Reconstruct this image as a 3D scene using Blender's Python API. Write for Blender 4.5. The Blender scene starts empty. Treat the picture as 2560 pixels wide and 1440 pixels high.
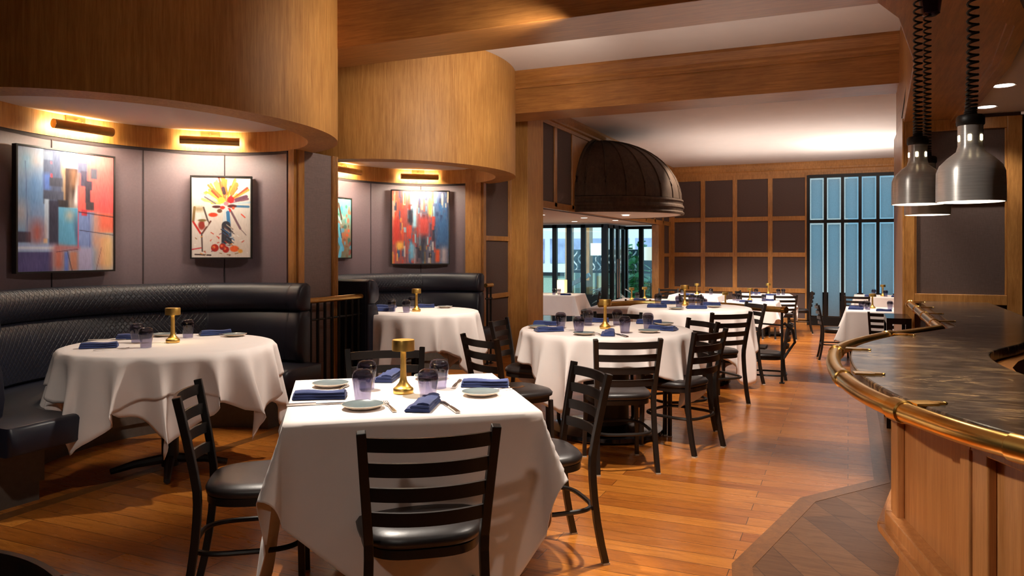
import bpy, math, random
import numpy as np
from math import sin, cos, pi, radians, sqrt, atan2
from mathutils import Vector, Matrix

sc = bpy.context.scene
COL = sc.collection

# ------------------------------------------------------------------ camera, world, exposure
cam_d = bpy.data.cameras.new('camera')
cam = bpy.data.objects.new('camera', cam_d); COL.objects.link(cam)
cam.location = (0, 0, 1.35)
cam.rotation_euler = (radians(90), 0, radians(23.85))
cam_d.sensor_width = 36.0
cam_d.lens = 36.0 * 1900.0 / 2560.0
cam_d.shift_y = -90.0 / 2560.0
cam_d.clip_start = 0.05; cam_d.clip_end = 200
sc.camera = cam

sc.view_settings.view_transform = 'Standard'
sc.view_settings.look = 'None'
sc.view_settings.gamma = 1.0
sc.view_settings.use_curve_mapping = False
sc.view_settings.exposure = 0.0

wd = bpy.data.worlds.new('daylight'); sc.world = wd
wd.use_nodes = True
bg = wd.node_tree.nodes['Background']
bg.inputs[0].default_value = (0.40, 0.74, 1.0, 1)
bg.inputs[1].default_value = 1.5

def lamp(kind, name, loc, energy, color=(1, .86, .70), target=None, size=.08, angle=70, blend=.35, sx=None, sy=None):
    d = bpy.data.lights.new(name, kind)
    d.energy = energy; d.color = color
    if kind == 'SPOT':
        d.spot_size = radians(angle); d.spot_blend = blend; d.shadow_soft_size = size
    elif kind == 'POINT':
        d.shadow_soft_size = size
    elif kind == 'AREA':
        if sx: d.shape = 'RECTANGLE'; d.size = sx; d.size_y = sy
        else: d.shape = 'DISK'; d.size = size
    o = bpy.data.objects.new(name, d); COL.objects.link(o)
    o.location = loc
    if target is not None:
        o.rotation_euler = (Vector(target) - Vector(loc)).to_track_quat('-Z', 'Y').to_euler()
    return o

WARM = (1.0, .885, .76)
# ceiling spots of the dining room and added fill spots, most above the frame
SPOTS = [
    # loc, target, energy, angle, blend, radius
    ((-2.62, 3.10, 3.25), (-1.62, 2.62, .77), 680, 33, .5, .05),     # front square table
    ((-1.30, 3.30, 3.25), (-1.62, 5.30, .50), 520, 34, .6, .05),     # centre round table
    ((-2.15, 4.45, 2.80), (-3.80, 3.50, .60), 300, 46, 1.0, .05),    # first booth
    ((-2.30, 5.60, 3.25), (-3.75, 6.60, .50), 560, 36, 1.0, .05),    # second booth
    ((-0.75, 3.90, 3.25), (-0.75, 3.70, 0), 470, 58, .5, .05),       # aisle floor
    ((-1.00, 6.00, 3.25), (-1.50, 8.00, .45), 420, 46, .6, .05),     # table by the railing
    ((-0.20, 6.60, 3.25), (-0.30, 7.40, 0), 220, 64, .5, .05),       # aisle further back
    ((-1.60, 4.62, 2.80), (-3.45, 4.70, 2.62), 120, 80, 1.0, .10),   # wash on the first canopy
    ((-1.50, 5.60, 2.60), (-3.30, 6.90, 2.60), 160, 95, 1.0, .10),   # wash on the second canopy
    ((-2.10, 6.70, 2.90), (-3.85, 9.20, 1.30), 160, 32, 1.0, .06),   # wood pillar
    ((-0.15, 3.95, 3.20), (-1.15, 2.75, .60), 210, 34, .8, .05),    # right side of the front table
    ((-0.60, -1.6, 3.20), (-1.50, 2.20, .50), 75, 50, 1.0, .10),   # added fill from behind the viewpoint, no fitting there
    ((-1.40, 0.60, 3.20), (-3.95, 2.60, .25), 150, 30, 1.0, .06),   # near end of the first booth
    ((-2.90, 0.30, 3.20), (.25, 2.40, .75), 420, 30, 1.0, .06),      # added to brighten the bar front and heat lamps
]
for i, (l, t, e, a, b, s) in enumerate(SPOTS):
    lamp('SPOT', 'spot_or_fill_light', l, e, WARM, t, s, a, b)
for l, t, e in [((-1.6, 11.4, 3.25), (-1.7, 13.2, 0.3), 420), ((-1.5, 13.6, 3.25), (-1.5, 15.6, .3), 480),
                ((-2.0, 12.3, 3.25), (-3.2, 12.9, .3), 220), ((-2.7, 13.4, 3.25), (-2.7, 15.2, .3), 420), ((0.3, 10.8, 3.25), (.45, 12.3, .3), 260),
                ((0.5, 14.0, 3.25), (.55, 16.0, .3), 300), ((-.4, 12.0, 3.25), (-.4, 13.0, 0), 380)]:
    lamp('SPOT', 'spot_or_fill_light', l, e, WARM, t, .06, 70, .6)
sun = lamp('SUN', 'sun', (-6, 10, 30), 3.2, (1, .97, .92), (-6.5, 24, 20)); sun.data.angle = .01   # daylight on the terrace outside
# added area lights that stand in for light bounced onto the ceilings
lamp('AREA', 'bounce_fill', (-1.2, 6.5, 2.2), 8, (1, .90, .80), (-1.2, 6.5, 3.34), sx=2.6, sy=1.0)
lamp('AREA', 'bounce_fill', (-1.0, 14.5, 2.2), 60, (1, .92, .84), (-1.0, 14.5, 3.34), sx=3.5, sy=3.5)
lamp('AREA', 'bounce_fill', (0.4, 15.2, 2.6), 45, (1, .92, .84), (0.4, 15.2, 3.34), sx=1.6, sy=1.6)

# ------------------------------------------------------------------ materials
def lin(r, g=None, b=None):
    if g is None: r, g, b = r
    def c(v):
        v /= 255.0
        return v / 12.92 if v <= .04045 else ((v + .055) / 1.055) ** 2.4
    return (c(r), c(g), c(b), 1)

class NT:
    def __init__(s, name):
        s.m = bpy.data.materials.new(name); s.m.use_nodes = True
        s.t = s.m.node_tree; s.n = s.t.nodes; s.l = s.t.links
        s.bsdf = s.n['Principled BSDF']; s.out = s.n['Material Output']
    def add(s, typ, **kw):
        nd = s.n.new(typ)
        for k, v in kw.items(): setattr(nd, k, v)
        return nd
    def link(s, a, b): s.l.new(a, b)
    def coords(s, scale=(1, 1, 1), rot=(0, 0, 0), kind='Object', loc=(0, 0, 0)):
        tc = s.add('ShaderNodeTexCoord'); mp = s.add('ShaderNodeMapping')
        mp.inputs['Scale'].default_value = scale; mp.inputs['Rotation'].default_value = rot; mp.inputs['Location'].default_value = loc
        s.link(tc.outputs[kind], mp.inputs[0]); return mp.outputs[0]
    def noise(s, vec, scale, detail=4, rough=.55, dist=0):
        nd = s.add('ShaderNodeTexNoise'); nd.inputs['Scale'].default_value = scale; nd.inputs['Detail'].default_value = detail
        nd.inputs['Roughness'].default_value = rough; nd.inputs['Distortion'].default_value = dist
        if vec is not None: s.link(vec, nd.inputs['Vector'])
        return nd.outputs['Fac']
    def ramp(s, fac, stops):
        nd = s.add('ShaderNodeValToRGB'); el = nd.color_ramp.elements
        while len(el) < len(stops): el.new(.5)
        for e, (p, c) in zip(el, stops):
            e.position = p; e.color = c if len(c) == 4 else (*c, 1)
        s.link(fac, nd.inputs[0]); return nd.outputs[0]
    def mix(s, a, b, fac, mode='MIX'):
        nd = s.add('ShaderNodeMix', data_type='RGBA', blend_type=mode)
        for v, i in ((fac, 0), (a, 6), (b, 7)):
            if hasattr(v, 'is_linked'): s.link(v, nd.inputs[i])
            else: nd.inputs[i].default_value = v
        return nd.outputs[2]
    def math(s, op, a, b=0, c=0):
        nd = s.add('ShaderNodeMath', operation=op)
        for i, v in enumerate((a, b, c)):
            if hasattr(v, 'is_linked'): s.link(v, nd.inputs[i])
            else: nd.inputs[i].default_value = v
        return nd.outputs[0]
    def bump(s, h, strength=.2, dist=.01):
        nd = s.add('ShaderNodeBump'); nd.inputs['Strength'].default_value = strength; nd.inputs['Distance'].default_value = dist
        s.link(h, nd.inputs['Height']); s.link(nd.outputs[0], s.bsdf.inputs['Normal'])
    def set(s, **kw):
        for k, v in kw.items():
            i = s.bsdf.inputs[k.replace('_', ' ')]
            if hasattr(v, 'is_linked'): s.link(v, i)
            else: i.default_value = v
        return s.m

def plain(name, col, rough=.5, metal=0, var=.12, nscale=30, bump=0, spec=.5, coat=0):
    t = NT(name); f = t.noise(t.coords(), nscale, 3)
    c = lin(col); d = tuple(x * (1 - var) for x in c[:3]) + (1,); e = tuple(min(1, x * (1 + var)) for x in c[:3]) + (1,)
    t.set(Base_Color=t.ramp(f, [(.3, d), (.7, e)]), Roughness=rough, Metallic=metal)
    t.bsdf.inputs['Specular IOR Level'].default_value = spec
    t.bsdf.inputs['Coat Weight'].default_value = coat
    if bump: t.bump(f, bump, .005)
    return t.m

def wood(name, dark, light, stretch, rough=.4, scale=1.0, coat=.15):
    t = NT(name)
    v = t.coords(stretch)
    f = t.noise(v, 6 * scale, 6, .6, .4)
    g = t.noise(t.coords((1.1, 1.1, 1.1)), 1.6, 3, .5)
    h = t.noise(v, 26 * scale, 3, .6)
    base = t.ramp(f, [(.25, lin(dark)), (.75, lin(light))])
    blot = t.ramp(g, [(.3, (.80, .76, .70)), (.7, (1.12, 1.1, 1.08))])
    c = t.mix(base, blot, 1.0, 'MULTIPLY')
    fine = t.ramp(h, [(.35, (.86, .82, .78)), (.6, (1.04, 1.04, 1.04))])
    c = t.mix(c, fine, .8, 'MULTIPLY')
    t.bump(h, .04, .002)
    return t.set(Base_Color=c, Roughness=rough, Coat_Weight=coat, Coat_Roughness=.25)

M = {}
M['wood_vertical'] = wood('honey_wood_vertical', (166, 112, 52), (208, 156, 86), (9, 9, .5), rough=.55, coat=0)
M['wood_beam'] = wood('honey_wood_beam', (138, 88, 42), (186, 130, 68), (.5, 9, 9))
M['wood_depth'] = wood('honey_wood_lengthwise', (138, 88, 42), (186, 130, 68), (9, .5, 9))
M['wood_trim'] = wood('honey_wood_trim', (158, 106, 54), (204, 150, 86), (7, 7, .8), rough=.35)
M['wood_panel'] = wood('cabinet_wood', (176, 116, 66), (206, 148, 92), (7, 7, .4), rough=.35)

def plank(name, rot, dark, light, w=.115, ln=1.25, rough=.27):
    t = NT(name)
    v = t.coords((1, 1, 1), (0, 0, rot))
    b = t.add('ShaderNodeTexBrick'); t.link(v, b.inputs['Vector'])
    b.offset = .37; b.offset_frequency = 2; b.squash = 1
    for k, x in (('Scale', 1), ('Mortar Size', .0016), ('Mortar Smooth', .1), ('Bias', 0), ('Brick Width', ln), ('Row Height', w)):
        b.inputs[k].default_value = x
    b.inputs['Color1'].default_value = lin(dark); b.inputs['Color2'].default_value = lin(light)
    b.inputs['Mortar'].default_value = lin(46, 24, 10)
    sep = t.add('ShaderNodeSeparateColor'); t.link(b.outputs['Color'], sep.inputs[0])
    # grain offset differently from plank to plank
    gv = t.coords((1.6, 16, 1), (0, 0, rot))
    comb = t.add('ShaderNodeVectorMath', operation='ADD'); t.link(gv, comb.inputs[0])
    cm = t.add('ShaderNodeCombineXYZ'); t.link(t.math('MULTIPLY', sep.outputs[0], 90), cm.inputs[2]); t.link(cm.outputs[0], comb.inputs[1])
    g = t.noise(comb.outputs[0], 2.2, 6, .62, 1.3)
    wv = t.add('ShaderNodeTexNoise'); wv.inputs['Scale'].default_value = 9; t.link(comb.outputs[0], wv.inputs['Vector']); wv.inputs['Distortion'].default_value = 2.5
    gr = t.ramp(g, [(.3, (.66, .60, .54)), (.52, (1, 1, 1)), (.75, (1.12, 1.10, 1.06))])
    c = t.mix(b.outputs['Color'], gr, 1, 'MULTIPLY')
    c = t.mix(c, t.ramp(wv.outputs['Fac'], [(.38, (.8, .76, .7)), (.55, (1, 1, 1))]), .7, 'MULTIPLY')
    t.bump(t.math('MULTIPLY', b.outputs['Fac'], -1), .15, .002)
    return t.set(Base_Color=c, Roughness=t.ramp(g, [(.2, (rough + .08,) * 3), (.8, (rough - .03,) * 3)]), Coat_Weight=.25, Coat_Roughness=.2)
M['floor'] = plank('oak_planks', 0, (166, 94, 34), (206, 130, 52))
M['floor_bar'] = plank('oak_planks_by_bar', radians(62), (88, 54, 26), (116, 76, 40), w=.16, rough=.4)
M['floor_strip'] = wood('oak_border_strip', (104, 64, 30), (146, 96, 48), (4, 4, 4), rough=.3)

def weave(name, col, s=420, rough=.85):
    t = NT(name)
    a = t.noise(t.coords((30, 30, 3)), 12, 3); b = t.noise(t.coords((3, 3, 60)), 6, 3)
    c = lin(col)
    f = t.math('MULTIPLY', t.math('ADD', a, b), .5)
    t.bump(f, .15, .002)
    return t.set(Base_Color=t.ramp(f, [(.3, tuple(x * .72 for x in c[:3])), (.7, tuple(x * 1.25 for x in c[:3]))]), Roughness=rough)
M['fabric_brown'] = weave('brown_grasscloth', (92, 74, 68))
M['fabric_grey'] = weave('mauve_grasscloth', (128, 112, 108))
M['niche'] = plain('mauve_wall_vinyl', (118, 100, 106), .5, 0, .05, 60, .02)
M['ceiling'] = plain('ceiling_paint', (214, 204, 198), .9, 0, .02, 4)
M['seam'] = plain('seam_dark', (52, 42, 46), .8)  # dark tone of the panel joints and the bead

def leather(name, col, rough=.42, quilt=False):
    t = NT(name); f = t.noise(t.coords(), 90, 4); g = t.noise(t.coords(), 5, 3)
    c = lin(col)
    base = t.ramp(g, [(.3, tuple(x * .8 for x in c[:3])), (.7, tuple(x * 1.2 for x in c[:3]))])
    h = t.math('MULTIPLY', f, .25)
    if quilt:
        tc = t.add('ShaderNodeTexCoord'); sp = t.add('ShaderNodeSeparateXYZ'); t.link(tc.outputs['UV'], sp.inputs[0])
        u, v = sp.outputs[0], sp.outputs[1]
        def ridge(x):
            fr = t.math('FRACT', t.math('MULTIPLY', x, 1 / .052))
            return t.math('MINIMUM', t.math('MULTIPLY', t.math('ABSOLUTE', t.math('SUBTRACT', fr, .5)), -9), 0)
        p = t.math('ADD', u, v); q = t.math('SUBTRACT', u, v)
        r1 = t.math('MINIMUM', t.math('MULTIPLY', t.math('PINGPONG', t.math('MULTIPLY', p, 1 / .045), .5), 6), 1)
        r2 = t.math('MINIMUM', t.math('MULTIPLY', t.math('PINGPONG', t.math('MULTIPLY', q, 1 / .045), .5), 6), 1)
        ql = t.math('MULTIPLY', r1, r2)
        mask = t.math('MULTIPLY', t.math('GREATER_THAN', u, 0.02), t.math('LESS_THAN', u, 2.28))
        ql = t.math('ADD', t.math('MULTIPLY', ql, mask), t.math('SUBTRACT', 1, mask))
        # vertical seams every .76 m
        sm = t.math('MINIMUM', t.math('MULTIPLY', t.math('PINGPONG', t.math('ADD', u, 1.52), .38), 80), 1)
        h = t.math('ADD', h, t.math('ADD', ql, sm))
        base = t.mix(base, (.012, .012, .016, 1), t.math('MULTIPLY', t.math('SUBTRACT', 1, ql), .85))
    t.bump(h, .34 if quilt else .15, .005)
    return t.set(Base_Color=base, Roughness=rough)
M['leather'] = leather('midnight_leather', (26, 28, 42))
M['leather_quilt'] = leather('midnight_quilted_leather', (28, 30, 44), quilt=True)
M['vinyl'] = leather('black_seat_vinyl', (40, 35, 35), .38)
M['toe_kick'] = plain('booth_base_laminate', (84, 76, 70), .32)
M['black_metal'] = plain('black_powder_coat', (27, 22, 20), .38, 0, .1, 80)
M['black_iron'] = plain('black_iron', (22, 19, 18), .45, .3)
M['glide'] = plain('pale_foot_glide', (190, 180, 165), .5)

def cloth(name, col):
    t = NT(name); v = t.coords((220, 220, 220)); f = t.noise(v, 2, 2); g = t.noise(t.coords(), 7, 3)
    c = lin(col); t.bump(t.math('ADD', t.math('MULTIPLY', f, .15), g), .12, .01)
    return t.set(Base_Color=t.ramp(g, [(.3, tuple(x * .96 for x in c[:3])), (.7, c)]), Roughness=.85, Sheen_Weight=.15)
M['cloth'] = cloth('white_table_linen', (236, 226, 222))
M['napkin'] = cloth('navy_napkin_linen', (42, 58, 110))
def brass(name, c1, c2, rough=.24, stretch=(4, 4, 60)):
    t = NT(name); f = t.noise(t.coords(stretch), 14, 3); g = t.noise(t.coords(), 9, 4)
    return t.set(Base_Color=t.ramp(g, [(.3, lin(c1)), (.7, lin(c2))]), Metallic=1.0, Roughness=t.ramp(f, [(.3, (rough - .06,) * 3), (.7, (rough + .1,) * 3)]))
M['brass'] = brass('brushed_brass', (220, 172, 84), (240, 200, 116), .36)
M['brass_rail'] = brass('polished_brass_rail', (226, 178, 92), (246, 210, 136), .26, (8, 8, 8))
M['brass_dark'] = brass('antique_brass', (188, 146, 80), (214, 174, 104), .36)
M['steel'] = plain('cutlery_steel', (200, 196, 190), .2, 1.0, .06)
M['aluminium'] = brass('spun_aluminium', (214, 212, 210), (232, 230, 228), .34, (3, 3, 70))
t = NT('spun_aluminium'); g_ = t.noise(t.coords((2, 2, 60)), 9, 3); tg = t.add('ShaderNodeTangent', direction_type='RADIAL', axis='Z')
t.link(tg.outputs[0], t.bsdf.inputs['Tangent'])
M['aluminium'] = t.set(Base_Color=t.ramp(g_, [(.3, lin(214, 212, 210)), (.7, lin(236, 234, 232))]), Metallic=.45, Roughness=.34, Anisotropic=.75, Anisotropic_Rotation=.25)
M['plum_metal'] = plain('plum_lacquer', (62, 42, 66), .22, .6)
M['coil'] = plain('black_coil_cord', (26, 23, 22), .45)
M['plate_rim'] = plain('cream_stoneware', (206, 190, 172), .4)
M['plate_glaze'] = plain('slate_blue_glaze', (112, 124, 126), .22, 0, .1, 14)
M['dome'] = wood('dark_bronze_dome', (72, 56, 46), (96, 78, 64), (3, 3, 1.2), rough=.72, coat=.0)
M['dome'].node_tree.nodes['Principled BSDF'].inputs['Specular IOR Level'].default_value = .2
M['dark_frame'] = plain('black_window_frame', (24, 22, 22), .35, .3)
M['picture_frame'] = plain('black_picture_frame', (30, 26, 24), .4)
M['brick'] = plain('dark_brick', (34, 26, 24), .8)
M['black_lacquer'] = plain('black_lacquer', (18, 16, 17), .15)
M['stone_green'] = plain('pale_green_stone', (150, 168, 150), .6)
M['white_stone'] = plain('white_stone', (220, 220, 216), .7)
M['building_glass'] = plain('lilac_building_glass', (150, 156, 190), .4, 0, .3, 2)
M['dark_teal'] = plain('dark_teal_backing', (30, 58, 66), .6)
M['leaf'] = plain('leaf_green', (58, 136, 58), .45, 0, .35, 9)
M['soil_pot'] = plain('pale_planter', (190, 196, 192), .5)
M['rug'] = plain('lobby_carpet', (70, 62, 66), .9)

def rail_brass():
    t = NT('polished_brass_rail'); g = t.noise(t.coords(), 12, 5)
    return t.set(Base_Color=t.ramp(g, [(.3, lin(224, 172, 88)), (.7, lin(242, 200, 120))]), Metallic=1.0, Roughness=t.ramp(t.noise(t.coords(), 4, 2), [(.3, (.2,) * 3), (.7, (.28,) * 3)]))
M['brass_rail'] = rail_brass()
def marble():
    t = NT('dark_marble')
    v = t.coords((1.0, 2.6, 1), (0, 0, radians(24)))
    w = t.noise(v, 2.2, 8, .62, 1.6)
    n = t.noise(v, 7, 8, .7, .8)
    base = t.ramp(n, [(.3, lin(30, 26, 24)), (.5, lin(66, 56, 50)), (.72, lin(128, 108, 92))])
    vein = t.ramp(w, [(.475, (0, 0, 0)), (.5, (1, 1, 1)), (.52, (0, 0, 0))])
    k = t.noise(t.coords((1, 1, 1)), 3.1, 2)
    c = t.mix(base, lin(176, 146, 108), t.math('MULTIPLY', vein, t.ramp(k, [(.42, (0, 0, 0)), (.6, (.75, .75, .75))])))
    return t.set(Base_Color=c, Roughness=.2, Specular_IOR_Level=.4)
M['marble'] = marble()

def thin_glass(name, tint, gloss_rough=.02, fres=1.45):
    t = NT(name)
    tr = t.add('ShaderNodeBsdfTransparent'); tr.inputs[0].default_value = (*tint, 1)
    gl = t.add('ShaderNodeBsdfGlossy'); gl.inputs['Roughness'].default_value = gloss_rough; gl.inputs[0].default_value = (1, 1, 1, 1)
    lw = t.add('ShaderNodeLayerWeight'); lw.inputs[0].default_value = .5
    fr = t.math('ADD', t.math('MULTIPLY', t.math('POWER', lw.outputs['Facing'], 4), .45), .045)
    mx = t.add('ShaderNodeMixShader'); t.link(fr, mx.inputs[0]); t.link(tr.outputs[0], mx.inputs[1]); t.link(gl.outputs[0], mx.inputs[2])
    t.link(mx.outputs[0], t.out.inputs[0]); return t.m
M['smoke_glass'] = thin_glass('smoky_violet_glass', (.83, .82, .89), .03, 1.32)
def tumbler_glass():      # smoky glass, thicker and so darker towards the foot
    m = thin_glass('smoky_violet_tumbler', (.8, .8, .86), .04); nt = m.node_tree; n = nt.nodes
    tc = n.new('ShaderNodeTexCoord'); sp = n.new('ShaderNodeSeparateXYZ'); mr = n.new('ShaderNodeMapRange'); rp = n.new('ShaderNodeValToRGB')
    nt.links.new(tc.outputs['Object'], sp.inputs[0]); nt.links.new(sp.outputs[2], mr.inputs[0])
    mr.inputs[1].default_value = .0; mr.inputs[2].default_value = .12
    nt.links.new(mr.outputs[0], rp.inputs[0]); e = rp.color_ramp.elements
    e[0].position = .35; e[0].color = (.72, .71, .80, 1); e[1].position = .8; e[1].color = (.44, .42, .48, 1)
    tr = [q for q in n if q.type == 'BSDF_TRANSPARENT'][0]; nt.links.new(rp.outputs[0], tr.inputs[0]); return m
M['smoke_glass'] = tumbler_glass()
M['bevel_glass'] = thin_glass('bevelled_window_glass', (.62, .66, .66), .0, 1.45)
M['clear_glass'] = thin_glass('clear_window_glass', (.86, .95, .95), .0, 1.45)
def frosted():
    t = NT('frosted_glass')
    a = t.add('ShaderNodeBsdfTranslucent'); a.inputs[0].default_value = (.56, .66, .68, 1)
    d = t.add('ShaderNodeBsdfDiffuse'); d.inputs[0].default_value = (.5, .58, .6, 1)
    g = t.add('ShaderNodeBsdfGlossy'); g.inputs['Roughness'].default_value = .12
    f = t.noise(t.coords(), 40, 2)
    t.link(t.ramp(f, [(.3, lin(190, 206, 210)), (.7, lin(200, 216, 220))]), a.inputs[0])
    m1 = t.add('ShaderNodeMixShader'); m1.inputs[0].default_value = .12
    t.link(a.outputs[0], m1.inputs[1]); t.link(d.outputs[0], m1.inputs[2])
    m2 = t.add('ShaderNodeMixShader'); m2.inputs[0].default_value = .06
    t.link(m1.outputs[0], m2.inputs[1]); t.link(g.outputs[0], m2.inputs[2]); t.link(m2.outputs[0], t.out.inputs[0])
    return t.m
M['frosted'] = frosted()
def emit(name, col, s):
    t = NT(name); f = t.noise(t.coords(), 3, 1)
    t.set(Base_Color=(.8, .8, .8, 1), Emission_Color=t.ramp(f, [(.2, tuple(c * .95 for c in col)), (.8, col)]), Emission_Strength=s); return t.m
M['glow_warm'] = emit('warm_lamp_glow', (1, .80, .46), 14)
M['glow_led'] = emit('table_lamp_led', (1, .82, .42), 10)
M['glow_white'] = emit('downlight_glow', (1, .93, .82), 9)
M['glow_heat'] = emit('heat_bulb_glow', (1, .86, .66), 22)
M['shade_glow'] = emit('lit_lamp_shade', (1, .72, .20), 1.1)
M['shade_pale'] = emit('lit_pale_shade', (1, .95, .78), .9)
M['dome_white'] = plain('soffit_white', (214, 204, 196), .85, 0, .02)

# ------------------------------------------------------------------ mesh helpers
class MB:
    def __init__(s): s.v = []; s.f = []; s.mi = []; s.uv = None; s.cur = 0
    def quad(s, *ids): s.f.append(tuple(ids)); s.mi.append(s.cur)
    def box(s, c, size, rz=0, top=1.0):
        x, y, z = [q / 2 for q in size]; n = len(s.v); ca, sa = cos(rz), sin(rz)
        for dz in (-1, 1):
            k = top if dz > 0 else 1
            for dx, dy in ((-1, -1), (1, -1), (1, 1), (-1, 1)):
                a, b = dx * x * k, dy * y * k
                s.v.append((c[0] + a * ca - b * sa, c[1] + a * sa + b * ca, c[2] + dz * z))
        for q in ((3, 2, 1, 0), (4, 5, 6, 7), (0, 1, 5, 4), (1, 2, 6, 5), (2, 3, 7, 6), (3, 0, 4, 7)):
            s.quad(*[n + i for i in q])
        return s
    def mm(s, x0, x1, y0, y1, z0, z1):
        return s.box(((x0 + x1) / 2, (y0 + y1) / 2, (z0 + z1) / 2), (x1 - x0, y1 - y0, z1 - z0))
    def prism(s, poly, z0, z1):
        n = len(s.v); k = len(poly)
        ar = sum(poly[i][0] * poly[(i + 1) % k][1] - poly[(i + 1) % k][0] * poly[i][1] for i in range(k))
        if ar < 0: poly = poly[::-1]
        for z in (z0, z1): s.v += [(p[0], p[1], z) for p in poly]
        s.quad(*[n + i for i in range(k)][::-1]); s.quad(*[n + k + i for i in range(k)])
        for i in range(k):
            j = (i + 1) % k; s.quad(n + i, n + j, n + k + j, n + k + i)
        return s
    def loft(s, rings, closed=True, cap0=True, cap1=True):
        n = len(s.v); k = len(rings[0])
        for r in rings: s.v += [tuple(p) for p in r]
        for i in range(len(rings) - 1):
            for j in range(k if closed else k - 1):
                a = n + i * k + j; b = n + i * k + (j + 1) % k
                s.quad(a, b, b + k, a + k)
        if cap0: s.quad(*[n + j for j in range(k)][::-1])
        if cap1: s.quad(*[n + (len(rings) - 1) * k + j for j in range(k)])
        return s
    def lathe(s, prof, c=(0, 0, 0), seg=24, cap0=False, cap1=False):
        rings = [[(c[0] + r * cos(2 * pi * j / seg), c[1] + r * sin(2 * pi * j / seg), c[2] + z) for j in range(seg)] for r, z in prof]
        return s.loft(rings, True, cap0, cap1)
    def tube(s, path, r, seg=8, closed=False, square=False, cap=True):
        P = [Vector(p) for p in path]; m = len(P); rings = []
        up = Vector((0, 0, 1))
        for i, p in enumerate(P):
            if closed: d = P[(i + 1) % m] - P[i - 1]
            else: d = P[min(i + 1, m - 1)] - P[max(i - 1, 0)]
            d.normalize()
            a = d.cross(up) if abs(d.z) < .95 else d.cross(Vector((0, 1, 0)))
            a.normalize(); b = a.cross(d).normalized()
            rr = r[i] if isinstance(r, (list, tuple)) else r
            if square:
                h = rr; pts = [p + a * h + b * h, p - a * h + b * h, p - a * h - b * h, p + a * h - b * h]
            else:
                pts = [p + a * (rr * cos(2 * pi * j / seg)) + b * (rr * sin(2 * pi * j / seg)) for j in range(seg)]
            rings.append([tuple(q) for q in pts])
        if closed: rings.append(rings[0])
        return s.loft(rings, True, cap and not closed, cap and not closed)
    def sphere(s, c, r, seg=12, sz=1.0):
        rings = [[(c[0] + r * sin(pi * i / seg) * cos(2 * pi * j / (2 * seg)), c[1] + r * sin(pi * i / seg) * sin(2 * pi * j / (2 * seg)), c[2] + sz * r * cos(pi * i / seg)) for j in range(2 * seg)] for i in range(1, seg)]
        return s.loft(rings[::-1])
    def build(s, name, mats, parent=None, smooth=False, bevel=0, angle=40, sub=0):
        me = bpy.data.meshes.new(name); me.from_pydata([tuple(v) for v in s.v], [], s.f)
        if not isinstance(mats, (list, tuple)): mats = [mats]
        for m in mats: me.materials.append(m)
        if len(mats) > 1: me.polygons.foreach_set('material_index', s.mi)
        if s.uv:
            ul = me.uv_layers.new(name='UVMap')
            li = np.zeros(len(me.loops), dtype=np.int32); me.loops.foreach_get('vertex_index', li)
            ul.data.foreach_set('uv', np.array(s.uv, dtype=np.float32)[li].ravel())
        if smooth:
            me.shade_smooth(); me.set_sharp_from_angle(angle=radians(angle))
        me.update()
        o = bpy.data.objects.new(name, me); COL.objects.link(o)
        if parent is not None: o.parent = parent
        if bevel:
            b = o.modifiers.new('edge', 'BEVEL'); b.width = bevel; b.segments = 2; b.limit_method = 'ANGLE'; b.angle_limit = radians(50)
        if sub:
            q = o.modifiers.new('sub', 'SUBSURF'); q.levels = sub; q.render_levels = sub
        return o

def tag(o, label=None, cat=None, group=None, kind=None):
    if label: o['label'] = label
    if cat: o['category'] = cat
    if group: o['group'] = group
    if kind: o['kind'] = kind
    return o
def empty(name, loc=(0, 0, 0), rz=0, label=None, cat=None, group=None):
    o = bpy.data.objects.new(name, None); COL.objects.link(o); o.location = loc; o.rotation_euler = (0, 0, rz)
    o.empty_display_size = .05
    return tag(o, label, cat, group)
KIDS = {}
def kids(o): return [c for c in bpy.data.objects if c.parent == o]
def copy_tree(o, parent=None):
    c = o.copy(); COL.objects.link(c)
    if parent is not None: c.parent = parent
    ch = KIDS.get(o.name)
    if ch is None: ch = KIDS[o.name] = kids(o)
    for k in ch: copy_tree(k, c)
    return c
USED = set()
def place(proto, loc, rz, label, group=None, scale=None):
    o = copy_tree(proto) if proto.name in USED else proto
    USED.add(proto.name)
    o.location = loc; o.rotation_euler = (0, 0, rz)
    o['label'] = label
    if group: o['group'] = group
    elif 'group' in o: del o['group']
    return o
def struct(o, label, cat='wall'): return tag(o, label, cat, None, 'structure')
def off(pts, d):      # mitred parallel line
    out = []
    for i, p in enumerate(pts):
        n = []
        for a, b in ((pts[i - 1] if i else None, p), (p, pts[i + 1] if i + 1 < len(pts) else None)):
            if a is None or b is None: continue
            l = sqrt((b[0] - a[0]) ** 2 + (b[1] - a[1]) ** 2); n.append(((b[1] - a[1]) / l, -(b[0] - a[0]) / l))
        if len(n) == 1: n = n * 2
        mx, my = n[0][0] + n[1][0], n[0][1] + n[1][1]; q = mx * mx + my * my
        k = min(2 / q, 1.6) if q > 1e-6 else .5
        out.append((p[0] + mx * k * d, p[1] + my * k * d))
    return out
# ------------------------------------------------------------------ room shell
CZ = 3.34          # ceiling of the dining room
LOW = -0.26        # floor of the lower dining level
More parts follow.
